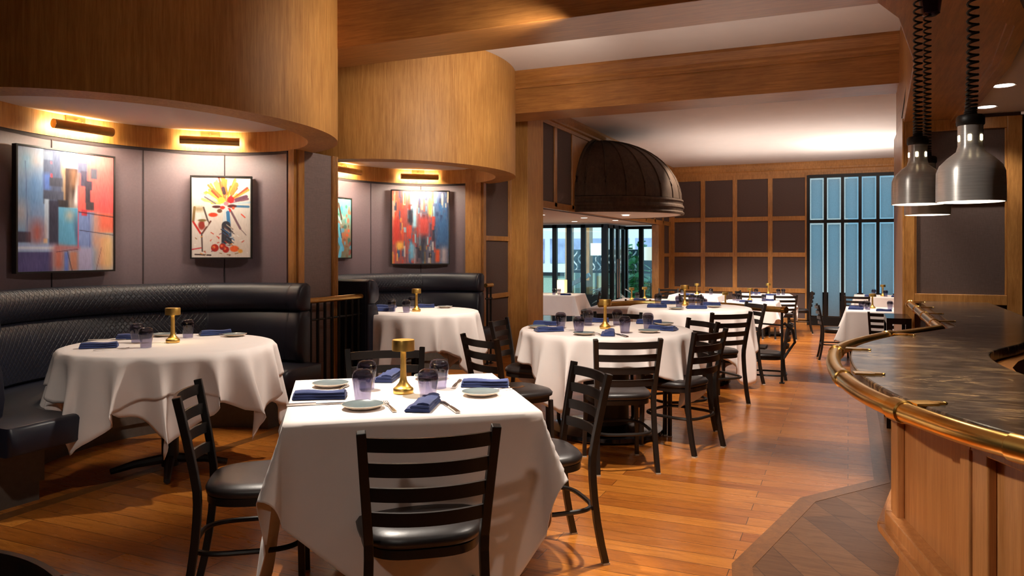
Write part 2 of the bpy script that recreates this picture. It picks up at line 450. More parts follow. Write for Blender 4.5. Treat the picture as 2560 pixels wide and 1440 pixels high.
# main floor: ends behind the railing; the lower floor carries on behind it
edge = [(-.45, 8.45), (-.75, 8.45), (-1.22, 8.92), (-2.2, 8.92), (-2.95, 8.05), (-3.2, 8.05), (-3.2, 9.0), (-4.1, 9.0)]
poly = [(3.0, -3.0), (3.0, 8.45)] + edge + [(-6.0, 9.0), (-6.0, -3.0)]
struct(MB().prism(poly, -.30, 0).build('floor', M['floor']), 'oak plank floor of the upper dining level', 'floor')
struct(MB().mm(-10, 3.0, 7.9, 19.0, LOW - .1, LOW).build('floor_lower', M['floor']), 'oak plank floor of the lower dining level', 'floor')
# darker floor zone laid around the bar with its border strips
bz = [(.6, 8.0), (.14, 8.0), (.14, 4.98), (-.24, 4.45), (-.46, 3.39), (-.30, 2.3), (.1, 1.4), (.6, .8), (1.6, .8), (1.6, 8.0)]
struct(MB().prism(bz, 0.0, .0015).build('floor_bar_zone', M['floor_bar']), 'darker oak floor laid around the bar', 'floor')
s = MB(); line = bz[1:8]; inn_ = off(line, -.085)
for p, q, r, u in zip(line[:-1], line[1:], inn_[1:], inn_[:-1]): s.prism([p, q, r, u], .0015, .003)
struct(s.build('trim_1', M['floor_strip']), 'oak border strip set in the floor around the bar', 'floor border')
s = MB().mm(-3.98, -3.89, 1.0, 5.9, 0, .0015)
struct(s.build('trim_2', M['floor_strip']), 'oak border strip set in the floor along the front of the booths', 'floor border')

struct(MB().mm(-5.6, 3.0, -3.0, 18.3, CZ, CZ + .1).build('ceiling', M['ceiling']), 'white ceiling of the dining room', 'ceiling')
struct(MB().mm(-6.2, 3.1, -3.1, -3.0, -.3, CZ).build('wall_front', M['fabric_brown']), 'brown wall behind the viewpoint', 'wall')
struct(MB().mm(3.0, 3.1, -3.0, 18.3, -.4, CZ).build('wall_right', M['brick']), 'dark wall behind the bar', 'wall')
struct(MB().mm(-5.7, -5.6, -3.0, 9.2, -.3, CZ).build('wall_left', M['fabric_brown']), 'wall behind the booth niches', 'wall')

# beams
def beam(y0, y1, label, crown):
    o = struct(MB().mm(-4.3, .46, y0, y1, 2.89, CZ).build('beam', M['wood_beam'], bevel=.004), label, 'beam')
    c = MB()
    if crown:
        pr = [(0, 0), (.03, 0), (.03, .03), (.05, .05), (.05, .075), (.11, .15), (.11, .18), (0, .18)]
        rings = [[(x, y0 - p[0], 3.16 + p[1]) for p in pr] for x in (-4.2, .44)]
        c.loft(rings).build('crown_moulding', M['wood_beam'], o)
    return o
beam(4.72, 5.23, 'honey wood ceiling beam nearest the viewpoint, ending at the first curved canopy', False)
beam(7.76, 8.26, 'honey wood ceiling beam with crown moulding in front of the far ceiling', True)

# booth niches: oval canopy, inner ceiling, curved wall
def ell(xc, yc, a, b, t): return (xc + a * cos(t), yc + b * sin(t))
def niche(yc, xc, which):
    A, B, W = 1.115, 1.435, .225
    N = 128
    m = MB()
    ang = [2 * pi * i / N for i in range(N)]
    out0 = [(*ell(xc, yc, A, B, t), 2.19) for t in ang]; out1 = [(p[0], p[1], CZ) for p in out0]
    in0 = [(*ell(xc, yc, A - W, B - W, t), 2.19) for t in ang]; in1 = [(p[0], p[1], 2.40) for p in in0]
    m.loft([in1, in0, out0, out1], True, False, False)
    o = struct(m.build('canopy', M['wood_vertical'], smooth=True, angle=50), 'curved honey wood canopy over the %s booth' % which, 'canopy')
    c = MB(); c.loft([[(p[0], p[1], 2.36) for p in in0], [(p[0], p[1], 2.40) for p in in0]])
    c.build('inner_ceiling', M['ceiling'], o)
    # curved wall behind the booth
    w = MB(); lo, hi = radians(82), radians(226); K = 72
    a, b = A - W + .012, B - W + .012
    ts = [lo + (hi - lo) * i / K for i in range(K + 1)]
    ring = [[(*ell(xc, yc, a + d, b + d, t), z) for t in ts] for d, z in ((0, 0), (0, 2.19), (.05, 2.19), (.05, 0))]
    w.loft(ring, False, False, False)
    n0 = 0; k = K + 1
    w.quad(0, k, 2 * k, 3 * k); w.quad(k - 1, 4 * k - 1, 3 * k - 1, 2 * k - 1)
    wl = struct(w.build('wall_niche', M['niche'], smooth=True), 'mauve curved wall of the %s booth niche' % which, 'wall')
    sm = MB()
    for x, y in SEAMS[which]:
        t = atan2((y - yc) / b, (x - xc) / a)
        px, py = ell(xc, yc, a - .002, b - .002, t)
        sm.box((px, py, 1.55), (.007, .007, 1.28), atan2(y - yc, x - xc))
    sm.build('panel_seam', M['seam'], wl)
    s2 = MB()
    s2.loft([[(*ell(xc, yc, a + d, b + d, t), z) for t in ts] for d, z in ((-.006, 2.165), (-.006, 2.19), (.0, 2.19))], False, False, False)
    s2.build('dark_bead', M['seam'], wl)  # thin dark strip along the top edge of the wall
    return o
SEAMS = {'first': [(-5.271, 3.15), (-5.271, 3.692), (-5.167, 4.377), (-4.802, 4.869)], 'second': [(-5.25, 7.0), (-5.175, 7.573), (-4.816, 8.113)]}
NX1, NY1, NX2, NY2 = -4.385, 3.80, -4.365, 7.07
niche(NY1, NX1, 'first'); niche(NY2, NX2, 'second')

def mould(m, x0, y0, x1, y1, z0, z1, w):
    m.mm(x0, x1, y0, y1, z0, z1)
# panelled wall stub between the booths
def stub(x, y0, y1, ztop, label, rails, name, mat, eb=.06):
    m = MB(); m.mm(x - .06, x, y0, y1, 0, ztop)
    o = struct(m.build(name, mat), label, 'wall')
    f = MB(); f.mm(x, x + .022, y0, y0 + .075, 0, ztop); f.mm(x, x + .022, y1 - .075, y1, 0, ztop)
    for i in range(3): f.mm(x + .022, x + .030, y1 - .066 + i * .02, y1 - .054 + i * .02, 0, ztop)
    for z in rails: f.mm(x, x + .02, y0 + .075, y1 - .075, z - .03, z + .03)
    f.mm(x, x + .02, y0 + .075, y1 - .075, 0, .16)
    f.build('panel_frame', M['wood_trim'], o, bevel=.004)
    e = MB(); e.mm(x - eb, x - .001, y0 - .03, y0, 0, ztop); e.build('edge_board', M['wood_trim'], o)
    return o
stub(-4.14, 4.99, 5.52, 2.19, 'wall pier faced with grey cloth between the two booths', [.16], 'wall_pier', M['fabric_grey'])
MBo = MB(); MBo.mm(-5.6, -4.21, 5.27, 5.5, 0, 2.19).mm(-5.6, -5.02, 5.5, 6.2, 0, 2.19); struct(MBo.build('wall_between', M['fabric_brown']), 'wall between the two booth niches', 'wall')
stub(-4.05, 8.26, 9.1, CZ, 'wall pier faced with brown cloth right of the second booth', [.80, 1.52], 'wall_pier_brown', M['fabric_brown'], .21)
MBo = MB(); MBo.mm(-5.6, -4.12, 8.5, 9.1, 0, CZ); struct(MBo.build('wall_behind', M['fabric_brown']), 'wall behind the second booth', 'wall')
struct(MB().mm(-4.1, -3.80, 9.1, 9.65, LOW, CZ).build('pillar', M['wood_vertical'], bevel=.006), 'square honey wood pillar right of the second booth', 'pillar')
struct(MB().mm(-5.7, -4.1, 9.1, 9.3, LOW, CZ).build('wall_side', M['fabric_brown']), 'return wall beside the pillar', 'wall')

# left side wall of the far room above the lobby opening
FX = -3.86
m = MB().mm(FX - .12, FX, 9.65, 18.0, 1.96, CZ)
fw = struct(m.build('wall_fascia', M['fabric_brown']), 'brown panelled wall above the lobby opening', 'wall')
t = MB()
pr = [(0, 0), (.03, 0), (.03, .05), (.06, .07), (.06, .10), (.10, .16), (.10, .20), (0, .20)]
t.loft([[(FX + p[0], y, CZ - .20 + p[1]) for p in pr] for y in (9.6, 18.0)])
t.mm(FX, FX + .022, 9.65, 18.0, 1.96, 2.06)
for y in (10.25, 11.0, 13.95, 14.9, 15.6, 16.4, 17.2, 17.95): t.mm(FX, FX + .022, y - .05, y + .05, 2.0, CZ - .1)
t.build('panel_frame', M['wood_trim'], fw, bevel=.004)
MB().mm(FX, FX + .012, 11.05, 13.9, 2.0, CZ - .12).build('dome_backboard', M['wood_trim'], fw)
# piece of wall at the far end of the opening
m = MB().mm(FX - .12, FX, 17.05, 18.0, LOW, 1.96)
wf = struct(m.build('wall_end', M['fabric_brown']), 'narrow brown panelled wall beside the lobby opening', 'wall')
t = MB().mm(FX - .14, FX + .02, 16.75, 17.3, LOW, 1.96)
for y in (17.9,): t.mm(FX, FX + .022, y - .05, y + .05, LOW, 2.0)
for z in (.47, 1.28): t.mm(FX, FX + .02, 17.3, 17.9, z - .04, z + .04)
t.build('panel_frame', M['wood_trim'], wf, bevel=.004)

# back wall
BY = 18.0
m = MB().mm(-4.0, -.80, BY, BY + .12, LOW, CZ).mm(.93, 3.0, BY, BY + .12, LOW, CZ)
wb = struct(m.build('wall_back', M['fabric_brown']), 'brown panelled back wall with honey wood grid', 'wall')
t = MB()
for x in (-3.80, -3.09, -2.37, -1.60, -.82): t.mm(x - .05, x + .05, BY - .025, BY, LOW, CZ - .1)
for z in (.49, 1.29, 2.10): t.mm(-3.86, -.77, BY - .022, BY, z - .05, z + .05)
t.mm(-3.86, -.77, BY - .022, BY, LOW, LOW + .14)
t.loft([[(x, BY - p[0], CZ - .24 + p[1] * 1.2) for p in pr] for x in (-3.86, 1.2)])
t.mm(-3.86, 1.2, BY - .02, BY, CZ - .34, CZ - .22)
t.build('panel_frame', M['wood_trim'], wb, bevel=.004)
# frosted glass screen, five bays by two rows
w1 = empty('window_1', (0, 0, 0)); struct(w1, 'frosted blue glass screen with black frame in the back wall', 'window')
xs = [-.80 + (.93 + .80) * i / 5 for i in range(6)]
fr = MB()
for x in xs: fr.mm(x - .032, x + .032, BY - .04, BY + .06, LOW, CZ - .30)
for z in (LOW + .09, 2.02, CZ - .33): fr.mm(-.8, .93, BY - .045, BY + .06, z - (.09 if z < 0 else .035), z + (.09 if z < 0 else .035))
fr.build('frame', M['dark_frame'], w1)
for i in range(5):
    for z0, z1 in ((LOW + .18, 1.985), (2.055, CZ - .365)):
        a, b = xs[i] + .032, xs[i + 1] - .032
        MB().mm(a, a + .026, BY, BY + .008, z0, z1).mm(b - .026, b, BY, BY + .008, z0, z1).mm(a + .026, b - .026, BY, BY + .008, z0, z0 + .03).mm(a + .026, b - .026, BY, BY + .008, z1 - .035, z1).build('clear_border', M['bevel_glass'], w1)
        MB().mm(a + .026, b - .026, BY - .004, BY + .0, z0 + .03, z1 - .035).build('frosted_pane', M['frosted'], w1)
# outdoors behind the screen: low dark wall added to darken the pane bottoms, pavement
struct(MB().mm(-2.2, 2.4, 18.9, 19.0, LOW - .1, .42).build('wall_pane_darkener', M['brick']), 'low dark wall added outside to darken the foot of the frosted screen', 'wall')

# lobby: low ceiling, glass walls, things beyond the glass
LZ = 1.96
struct(MB().mm(-8.0, FX - .12, 9.3, 17.4, LZ, LZ + .06).build('ceiling_lobby', M['ceiling']), 'low white ceiling of the lobby', 'ceiling')
struct(MB().mm(-8.1, -8.0, 9.3, 15.6, LOW, LZ).build('wall_lobby', M['fabric_grey']), 'side wall of the lobby', 'wall')
def glazing(name, xs, y, label, along='x', z1=LZ - .02):
    o = struct(empty(name, (0, 0, 0)), label, 'window')
    f = MB()
    def mm(a0, a1, z0, z1, d=.04):
        if along == 'x': f.mm(a0, a1, y - d, y + d, z0, z1)
        else: f.mm(y - d, y + d, a0, a1, z0, z1)
    for x in xs: mm(x - .05, x + .05, LOW, z1)
    mm(xs[0], xs[-1], z1 - .07, z1); mm(xs[0], xs[-1], LOW, LOW + .1)
    f.build('frame', M['dark_frame'], o)
    for a, b in zip(xs[:-1], xs[1:]):
        g = MB()
        if along == 'x': g.mm(a + .05, b - .05, y - .005, y + .005, LOW + .1, z1 - .07)
        else: g.mm(y - .005, y + .005, a + .05, b - .05, LOW + .1, z1 - .07)
        g.build('pane', M['clear_glass'], o)
    return o
glazing('window_2', [-7.95, -7.2, -6.4, -5.83, -5.50, -5.18, -4.72], 15.5, 'black framed lobby glazing left of the entrance doors')
glazing('window_3', [-4.66, -4.30, -3.98], 17.0, 'black framed lobby glazing beside the wood column')
# entrance doors, two leaves standing in the recess
d1 = struct(empty('door_1', (0, 0, 0)), 'black framed glass entrance door of the lobby', 'door')
f = MB()
for y in (15.5, 15.95, 16.4, 16.85): f.mm(-4.72, -4.64, y - .06, y + .06, LOW, LZ - .02)
f.mm(-4.72, -4.64, 15.5, 17.0, LZ - .1, LZ - .02); f.mm(-4.72, -4.64, 15.5, 17.0, LOW, LOW + .12)
f.build('frame', M['dark_frame'], d1)
for a, b in ((15.56, 15.89), (16.01, 16.34), (16.46, 16.79)): MB().mm(-4.685, -4.675, a, b, LOW + .12, LZ - .1).build('pane', M['clear_glass'], d1)
for y in (16.1, 16.25):
    MB().tube([(-4.60, y, .35), (-4.60, y, 1.2)], .018, 8).build('door_pull', M['steel'], d1, smooth=True)
# ---- wood block with panels at the end of the bar
m = MB().mm(.43, 1.24, 7.06, 8.3, 0, 2.45)
bk = struct(m.build('wall_bar_end', M['fabric_brown']), 'brown panelled wall at the far end of the bar', 'wall')
t = MB(); y = 7.06
for x0, x1 in ((.43, .50), (1.145, 1.245)): t.mm(x0, x1, y - .03, y, 0, 2.42)
for z0, z1 in ((2.33, 2.42), (1.76, 1.83), (.93, 1.01), (0, .12)): t.mm(.50, 1.145, y - .028, y, z0, z1)
for z0, z1 in ((1.83, 2.33), (1.01, 1.76)):
    for x0, x1 in ((.50, .515), (1.13, 1.145)): t.mm(x0, x1, y - .018, y, z0, z1)
t.mm(.41, .43, 7.03, 8.3, 0, 2.45)
t.build('panel_frame', M['wood_trim'], bk, bevel=.004)
# ---- dropped wood soffit above the bar
zs = 2.42
left = [(.43, 8.3), (.42, 7.06), (.34, 4.84), (.21, 3.90), (.115, 3.62), (.06, 2.9), (.10, 2.2), (.35, 1.5)]
right = [(.82, 1.6), (.60, 2.3), (.56, 2.9), (.62, 3.72), (.73, 4.12), (.80, 5.0), (.82, 7.06), (.82, 8.3)]
sf = struct(MB().prism(left + right, zs, CZ).build('soffit', M['wood_depth'], bevel=.004), 'dropped honey wood soffit above the bar', 'soffit')
t = MB()
for o0, o1, z_ in ((.03, .06, .02), (-.03, .03, .035)):
    A_, B_ = off(right, -o0), off(right, -o1)
    for p, q, r, u in zip(A_[:-1], A_[1:], B_[1:], B_[:-1]): t.prism([p, q, r, u], zs - z_, zs)
t.build('moulding', M['wood_depth'], sf)
t = MB(); t.tube([(.405, 7.0, zs + .03), (.395, 6.0, zs + .25), (.36, 5.2, zs + .45)], .004, 6); t.build('loose_cable', M['coil'], sf)
struct(MB().mm(.82, 3.0, -.5, 7.06, 2.45, 2.5).build('ceiling_bar', M['ceiling']), 'low white ceiling beside the soffit', 'ceiling')
struct(MB().mm(1.25, 3.0, 7.2, 7.3, 0, 2.45).build('wall_brick', M['brick']), 'dark brick wall right of the panelled wall', 'wall')

# ---- bar
bar = empty('bar_counter', (0, 0, 0), 0, 'curved bar with dark marble top and brass rail at the right', 'bar counter')
apron = [(.58, 7.03), (.56, 4.72), (.45, 4.2), (.26, 3.55), (.154, 2.82), (.298, 2.18), (.52, 1.7), (.95, 1.3)]
inner = [(1.04, 1.9), (.84, 2.3), (.68, 2.65), (.60, 2.95), (.57, 3.25), (.585, 3.49), (.64, 3.70), (.78, 4.05), (.93, 4.6), (1.02, 5.6), (1.03, 7.03)]
MB().prism(apron + inner, .10, .90).build('cabinet_body', M['wood_panel'], bar)
t = MB()
for (x0, y0), (x1, y1) in zip(apron[1:-1], apron[2:]):
    l = sqrt((x1 - x0) ** 2 + (y1 - y0) ** 2); dx, dy = (x1 - x0) / l, (y1 - y0) / l; nx, ny = dy, -dx   # outward
    if nx > 0 and ny > 0: nx, ny = -nx, -ny
    rz = atan2(dy, dx); mx, my = (x0 + x1) / 2, (y0 + y1) / 2
    s_ = -1 if (nx * (mx - 1.2) + ny * (my - 3.2)) < 0 else 1
    nx, ny = nx * s_, ny * s_
    for e in (.035, l - .035): t.box((x0 + dx * e + nx * .012, y0 + dy * e + ny * .012, .68), (.06, .024, .44), rz)
    t.box((mx + nx * .012, my + ny * .012, .885), (l, .024, .05), rz)
    t.box((mx + nx * .02, my + ny * .02, .465), (l, .045, .05), rz)
    t.box((mx + nx * .03, my + ny * .03, .435), (l, .07, .025), rz)
    t.box((mx + nx * .012, my + ny * .012, .16), (l, .028, .12), rz)
t.build('panel_moulding', M['wood_panel'], bar, bevel=.004)
def smoothline(P, n=8):
    out = []
    for i in range(len(P) - 1):
        p0 = P[max(i - 1, 0)]; p1 = P[i]; p2 = P[i + 1]; p3 = P[min(i + 2, len(P) - 1)]
        for k in range(n):
            u = k / n
            out.append(tuple(.5 * (2 * b + (c - a) * u + (2 * a - 5 * b + 4 * c - d) * u * u + (3 * b - a - 3 * c + d) * u ** 3) for a, b, c, d in zip(p0, p1, p2, p3)))
    out.append(tuple(P[-1])); return out
railc = [(.450, 4.65), (.30, 4.35), (.141, 4.07), (-.015, 3.61), (-.05, 3.26), (-.038, 2.90), (.011, 2.58), (.081, 2.33), (.165, 2.15), (.25, 2.0), (.338, 1.89), (.50, 1.72), (.75, 1.5)]
rc = smoothline(railc, 8)
edge_ = off(rc, -.058)
# check the offset goes inwards
if edge_[40][0] < rc[40][0]: edge_ = off(rc, .058)
top = [(.53, 7.03), (.53, 4.72)] + edge_[2:]
inn = smoothline([(1.05, 1.7), (.84, 2.2), (.62, 2.65), (.53, 2.95), (.495, 3.25), (.51, 3.49), (.57, 3.68), (.71, 3.98), (.87, 4.5), (1.0, 5.6), (1.02, 7.03)], 6)
MB().prism(top + inn, .905, .95).build('marble_top', M['marble'], bar, bevel=.006)
MB().prism([(.60, 2.9), (.57, 3.3), (.64, 3.7), (.8, 4.05), (.95, 4.6), (1.05, 5.6), (1.9, 5.6), (1.9, 2.0), (1.0, 2.0)], .74, .78).build('work_shelf', M['black_lacquer'], bar)
MB().tube([(.457, 7.0, .935), (.452, 4.66, .935)], .026, 14).build('rail', M['brass_rail'], bar, smooth=True)
MB().tube([(p[0], p[1], .935) for p in rc], .026, 14).build('rail', M['brass_rail'], bar, smooth=True)
# collars and clips that hold the rail
def clip(x, y, rz):
    c = MB(); c.box((x + cos(rz) * .03, y + sin(rz) * .03, .953), (.06, .050, .006), rz)
    c.box((x + cos(rz) * .068, y + sin(rz) * .068, .953), (.03, .026, .007), rz)
    c.sphere((x + cos(rz) * .088, y + sin(rz) * .088, .953), .008, 6, .5)
    c.build('rail_clip', M['brass_rail'], bar, smooth=True)
def collar(x, y, rz):
    c = MB(); d = Vector((cos(rz), sin(rz), 0))
    for q, r in ((-.025, .029), (-.02, .033), (.02, .033), (.025, .029)): pass
    P = [Vector((x, y, .935)) + d * q for q in (-.03, -.026, .026, .03)]
    c.tube([tuple(p) for p in P], [.027, .031, .031, .027], 14); c.build('rail_collar', M['brass_rail'], bar, smooth=True)
for y in (5.0, 5.6, 6.2, 6.85): collar(.455, y, pi / 2); clip(.47, y, 0)
for i in (14, 28, 44, 60, 80):
    p = rc[i]; q = rc[i + 1]; a = atan2(q[1] - p[1], q[0] - p[0])
    e = edge_[i]; clip(p[0] + (e[0] - p[0]) * .6, p[1] + (e[1] - p[1]) * .6, atan2(e[1] - p[1], e[0] - p[0])); collar(p[0], p[1], a)
# black console standing against the end wall
cs = empty('console_table', (.36, 6.72, 0), 0, 'small black console table between the bar end and the wall', 'table')
MB().mm(-.09, .08, -.25, .25, .80, .845).build('tabletop', M['black_lacquer'], cs)
for x in (-.07, .06):
    for y in (-.23, .23): MB().mm(x - .02, x + .02, y - .02, y + .02, 0, .80).build('leg', M['black_lacquer'], cs)
# ------------------------------------------------------------------ booths
def booth(yc, which):
    root = empty('booth_sofa', (0, 0, 0), 0, 'midnight leather curved booth of the %s niche%s' % (which, ' nearest the viewpoint' if which == 'first' else ' behind the railing'), 'booth')
    xc, A, B, N = -4.05, 1.15, 1.19, 60
    BL = 1.42 if which == 'first' else B      # the first booth reaches further to the left
    def path(xend):
        P = [(xend, yc - BL)] if xend > xc + .02 else []
        P += [(xc - A * sin(pi * i / N), yc - (BL if i < N / 2 else B) * cos(pi * i / N)) for i in range(N + 1)]
        if xend > xc + .02: P.append((xend, yc + B))
        return P
    def sweep(xend, prof, name, mat, uv=False, smooth=True, parent=root):
        P = path(xend); Q = off(P, 1.0); rings = []; uvs = []; s_ = 0
        inw = 1 if (Q[len(P) // 2][0] > P[len(P) // 2][0]) else -1
        lens = [0]
        for a, b in zip(P[:-1], P[1:]): lens.append(lens[-1] + sqrt((a[0] - b[0]) ** 2 + (a[1] - b[1]) ** 2))
        T = lens[-1]
        for p, q, l in zip(P, Q, lens):
            d = ((q[0] - p[0]) * inw, (q[1] - p[1]) * inw)
            rings.append([(p[0] + d[0] * n, p[1] + d[1] * n, z) for n, z in prof])
            uvs += [(l - T * .5 + 1.14, z + n * .3) for n, z in prof]
        if smooth:      # rounded ends
            c_ = np.mean(np.array(rings), axis=1); out_r = []; out_u = []
            for e, nb in ((0, 1), (len(rings) - 1, len(rings) - 2)):
                d_ = c_[e] - c_[nb]; d_ /= np.linalg.norm(d_)
                out_r.append([[tuple(c_[e] + (np.array(p) - c_[e]) * k_ + d_ * o_) for p in rings[e]] for k_, o_ in ((.93, .018), (.80, .028))])
            k0 = len(prof)
            rings = out_r[0][::-1] + rings + out_r[1]
            uvs = uvs[:k0] * 2 + uvs + uvs[-k0:] * 2
        m = MB(); m.loft(rings); m.uv = uvs if uv else None
        return m.build(name, mat, parent, smooth=smooth, angle=50)
    sweep(-3.98, [(.0, .10), (.10, .10), (.10, .46), (.17, .50), (.185, .60), (.17, .74), (.14, .86), (.11, .885), (0, .885)][::-1], 'backrest', M['leather_quilt'], True)
    sweep(-3.98, [(.0, .875), (.10, .875), (.15, .90), (.165, .95), (.155, 1.02), (.13, 1.07), (.09, 1.095), (.03, 1.10), (0, 1.08)][::-1], 'headrest', M['leather_quilt'], True)
    sweep(-3.80, [(.08, .33), (.50, .33), (.53, .36), (.535, .42), (.51, .465), (.45, .48), (.08, .475)][::-1], 'seat', M['leather'])
    sweep(-4.03, [(.03, .10), (.44, .10), (.44, .33), (.03, .33)][::-1], 'seat_base', M['toe_kick'], smooth=False)
    sweep(-4.07, [(.05, 0), (.41, 0), (.41, .10), (.05, .10)][::-1], 'toe_kick', M['toe_kick'], smooth=False)
    return root
booth(3.76, 'first'); booth(6.95, 'second')

# ------------------------------------------------------------------ railings
def railing(name, path, h, label, posts, r=.024, spacing=None, top=M['brass_dark']):
    o = empty(name, (0, 0, 0), 0, label, 'railing')
    P = [(x, y, h) for x, y in path]
    MB().tube(P, r, 12).build('handrail', top, o, smooth=True)
    MB().tube([(x, y, h - .16) for x, y in path], .009, 8).build('lower_rail', M['black_iron'], o, smooth=True)
    for x, y in posts:
        b = MB().tube([(x, y, 0.006), (x, y, h)], .013, 8); b.box((x, y, .006), (.05, .05, .012))
        b.build('baluster', M['black_iron'], o)
    return o
railing('booth_railing', [(-4.03, 4.98), (-4.03, 5.74)], .95, 'short brass topped railing standing between the two booths', [(-4.03, 5.03 + .095 * i) for i in range(8)])
railing('booth_railing', [(-3.96, 8.18), (-3.96, 8.36)], .95, 'stub of brass railing at the right end of the second booth', [(-3.96, 8.22), (-3.96, 8.32)])
rp = smoothline([(-.61, 8.25), (-.95, 8.45), (-1.30, 8.74), (-2.1, 8.76), (-2.4, 8.5), (-2.56, 8.22)], 4)
rl = railing('floor_railing', rp, .757, 'antique brass railing along the edge of the upper floor', [(-.62, 8.26), (-2.1, 8.74)], .03)
MB().tube([(-.575, 8.225, .757), (-.615, 8.253, .757)], .036, 14).build('end_cap', M['brass_rail'], rl, smooth=True)
MB().tube([(-.60, 8.27, .62), (-.52, 8.30, .55), (-.50, 8.33, .42), (-.56, 8.33, .33), (-.61, 8.28, .25)], .014, 8).build('scroll_bracket', M['black_iron'], rl, smooth=True)

# ------------------------------------------------------------------ ladder back chair (origin on the floor, faces +Y)
def sup(a, b, cx, cy, z, n=3.2, k=40, taper=0):
    out = []
    for i in range(k):
        t = 2 * pi * i / k; c, s_ = cos(t), sin(t)
        x = a * math.copysign(abs(c) ** (2 / n), c); y = b * math.copysign(abs(s_) ** (2 / n), s_)
        out.append((cx + x * (1 + taper * y / b), cy + y, z))
    return out
def post_xy(z):      # centre line of the back posts
    if z < .45: t = z / .45; return .186 - .010 * t, -.262 + .058 * t * (2 - t)
    t = (z - .45) / .37; return .176 + .026 * t, -.204 - .068 * t ** 1.2
def make_chair():
    r = empty('dining_chair', (0, 0, 0), 0, 'chair', 'chair', None)
    m = MB()
    m.loft([sup(.19, .185, 0, .005, .432, taper=.08), sup(.205, .20, 0, .005, .440, taper=.08), sup(.208, .203, 0, .005, .458, taper=.08), sup(.195, .19, 0, .005, .474, taper=.08), sup(.15, .145, 0, .005, .482, taper=.08), sup(.07, .07, 0, .005, .486, taper=.08)])
    m.build('seat', M['vinyl'], r, smooth=True, angle=60)
    MB().loft([sup(.185, .185, 0, 0, .405, taper=.06), sup(.192, .192, 0, 0, .405, taper=.06), sup(.192, .192, 0, 0, .433, taper=.06)]).build('seat_frame', M['black_metal'], r, smooth=True)
    zs_ = [.0, .08, .18, .28, .36, .42, .47, .55, .65, .74, .82]
    for sx in (-1, 1):
        l = MB().tube([(sx * post_xy(z)[0], post_xy(z)[1], z + .004) for z in zs_], .0145, square=True).build('back_post', M['black_metal'], r, bevel=.003)
        MB().box((sx * .1861, -.2625, .004), (.030, .030, .008)).build('foot_glide', M['glide'], l)
        f = MB().tube([(sx * .178, .168, .004), (sx * .168, .16, .41)], .0125, square=True).build('front_leg', M['black_metal'], r, bevel=.003)
        MB().box((sx * .178, .168, .004), (.027, .027, .008)).build('foot_glide', M['glide'], f)
    for z in (.785, .707, .629, .551):
        x0, y0 = post_xy(z); rings = []
        for i in range(13):
            u = -1 + 2 * i / 12; x = u * (x0 - .006); y = y0 - .042 * (1 - u * u)
            rings.append([(x, y - .006, z - .021), (x, y + .006, z - .021), (x, y + .004, z + .021), (x, y - .008, z + .021)])
        MB().loft(rings).build('back_slat', M['black_metal'], r, smooth=True, angle=45)
    hoop = [(p[0], p[1], .235) for p in sup(.183, .20, 0, -.035, 0, n=3.6, k=48)]
    MB().tube(hoop, .0105, 8, closed=True).build('stretcher', M['black_metal'], r, smooth=True)
    return r
chair0 = make_chair()
G_CH = 'black ladder back dining chairs'
CHAIRS = [  # back middle x, y, facing x, y, floor z, label
    (-1.139, 1.972, -.60, .80, 0, 'black ladder back chair in the foreground, its back to us, at the front square table'),
    (-2.345, 2.19, .807, .59, 0, 'black ladder back chair on the left side of the front square table'),
    (-1.075, 3.32, -.757, -.654, 0, 'black ladder back chair on the right side of the front square table'),
    (-2.32, 3.53, .60, -.80, 0, 'black ladder back chair at the far side of the front square table'),
    (-1.355, .852, -.05, -1, 0, 'black chair cut off by the bottom left corner, only its top slat showing'),
    (-2.107, 4.255, .537, .843, 0, 'black ladder back chair left of the centre round table, seen behind the square table'),
    (-2.50, 5.40, .97, .12, 0, 'black ladder back chair by the wood pillar, left of the centre round table'),
    (-1.215, 4.49, -.507, .862, 0, 'black ladder back chair in front of the centre round table, its back to us'),
    (-.845, 5.22, -.93, .36, 0, 'black ladder back chair at the right of the centre round table, seen from its side'),
    (-1.03, 6.00, -.735, -.678, 0, 'black ladder back chair at the far right of the centre round table'),
    (-1.845, 6.47, .15, -.99, 0, 'black chair behind the centre round table, mostly hidden by its glasses'),
    (-.93, 6.86, -.70, .71, 0, 'black ladder back chair in front of the round table by the railing'),
    (-.88, 8.28, -.84, -.55, 0, 'tall looking black chair right of the table by the railing'),
    (-.60, 9.10, -1.0, -.08, LOW, 'black chair on the lower floor just behind the railing end post'),
    (-3.19, 12.38, -.15, .99, LOW, 'black chair in front of the far table nearest the lobby glazing'),
    (-2.70, 14.35, 0, 1, LOW, 'black chair in front of the far white table by the panelled back wall corner'),
    (-1.04, 14.75, -.35, .94, LOW, 'black chair at the right front of the far table with draped corner'),
    (-.64, 16.2, -1, -.1, LOW, 'black chair seen sideways against the back wall, left of the frosted screen'),
    (-2.05, 16.0, 1, -.1, LOW, 'black chair on the left of the far table with draped corner, before the back wall'),
    (-1.62, 14.62, 0, 1, LOW, 'black chair between the two far tables that stand one behind the other'),
    (-.42, 12.35, .98, .1, LOW, 'black chair with light glints at the left of the table by the bar'),
    (.45, 11.05, 0, 1, LOW, 'black chair in front of the table by the bar, beside the black console'),
    (.15, 15.05, 0, 1, LOW, 'black chair before the frosted screen, in front of the farthest right table'),
    (1.2, 15.9, -1, 0, LOW, 'black chair at the right of the farthest right table'),
    (-4.48, 14.4, -.95, -.3, LOW, 'black chair in the lobby beside the cream table'),
    (-3.55, 16.4, .3, -.95, LOW, 'dark chair in the corner by the panelled back wall'),
]
for bx, by, fx, fy, z0, lab in CHAIRS:
    n = sqrt(fx * fx + fy * fy); fx /= n; fy /= n
    place(chair0, (bx + fx * .272, by + fy * .272, z0), atan2(-fx, fy), lab, G_CH)

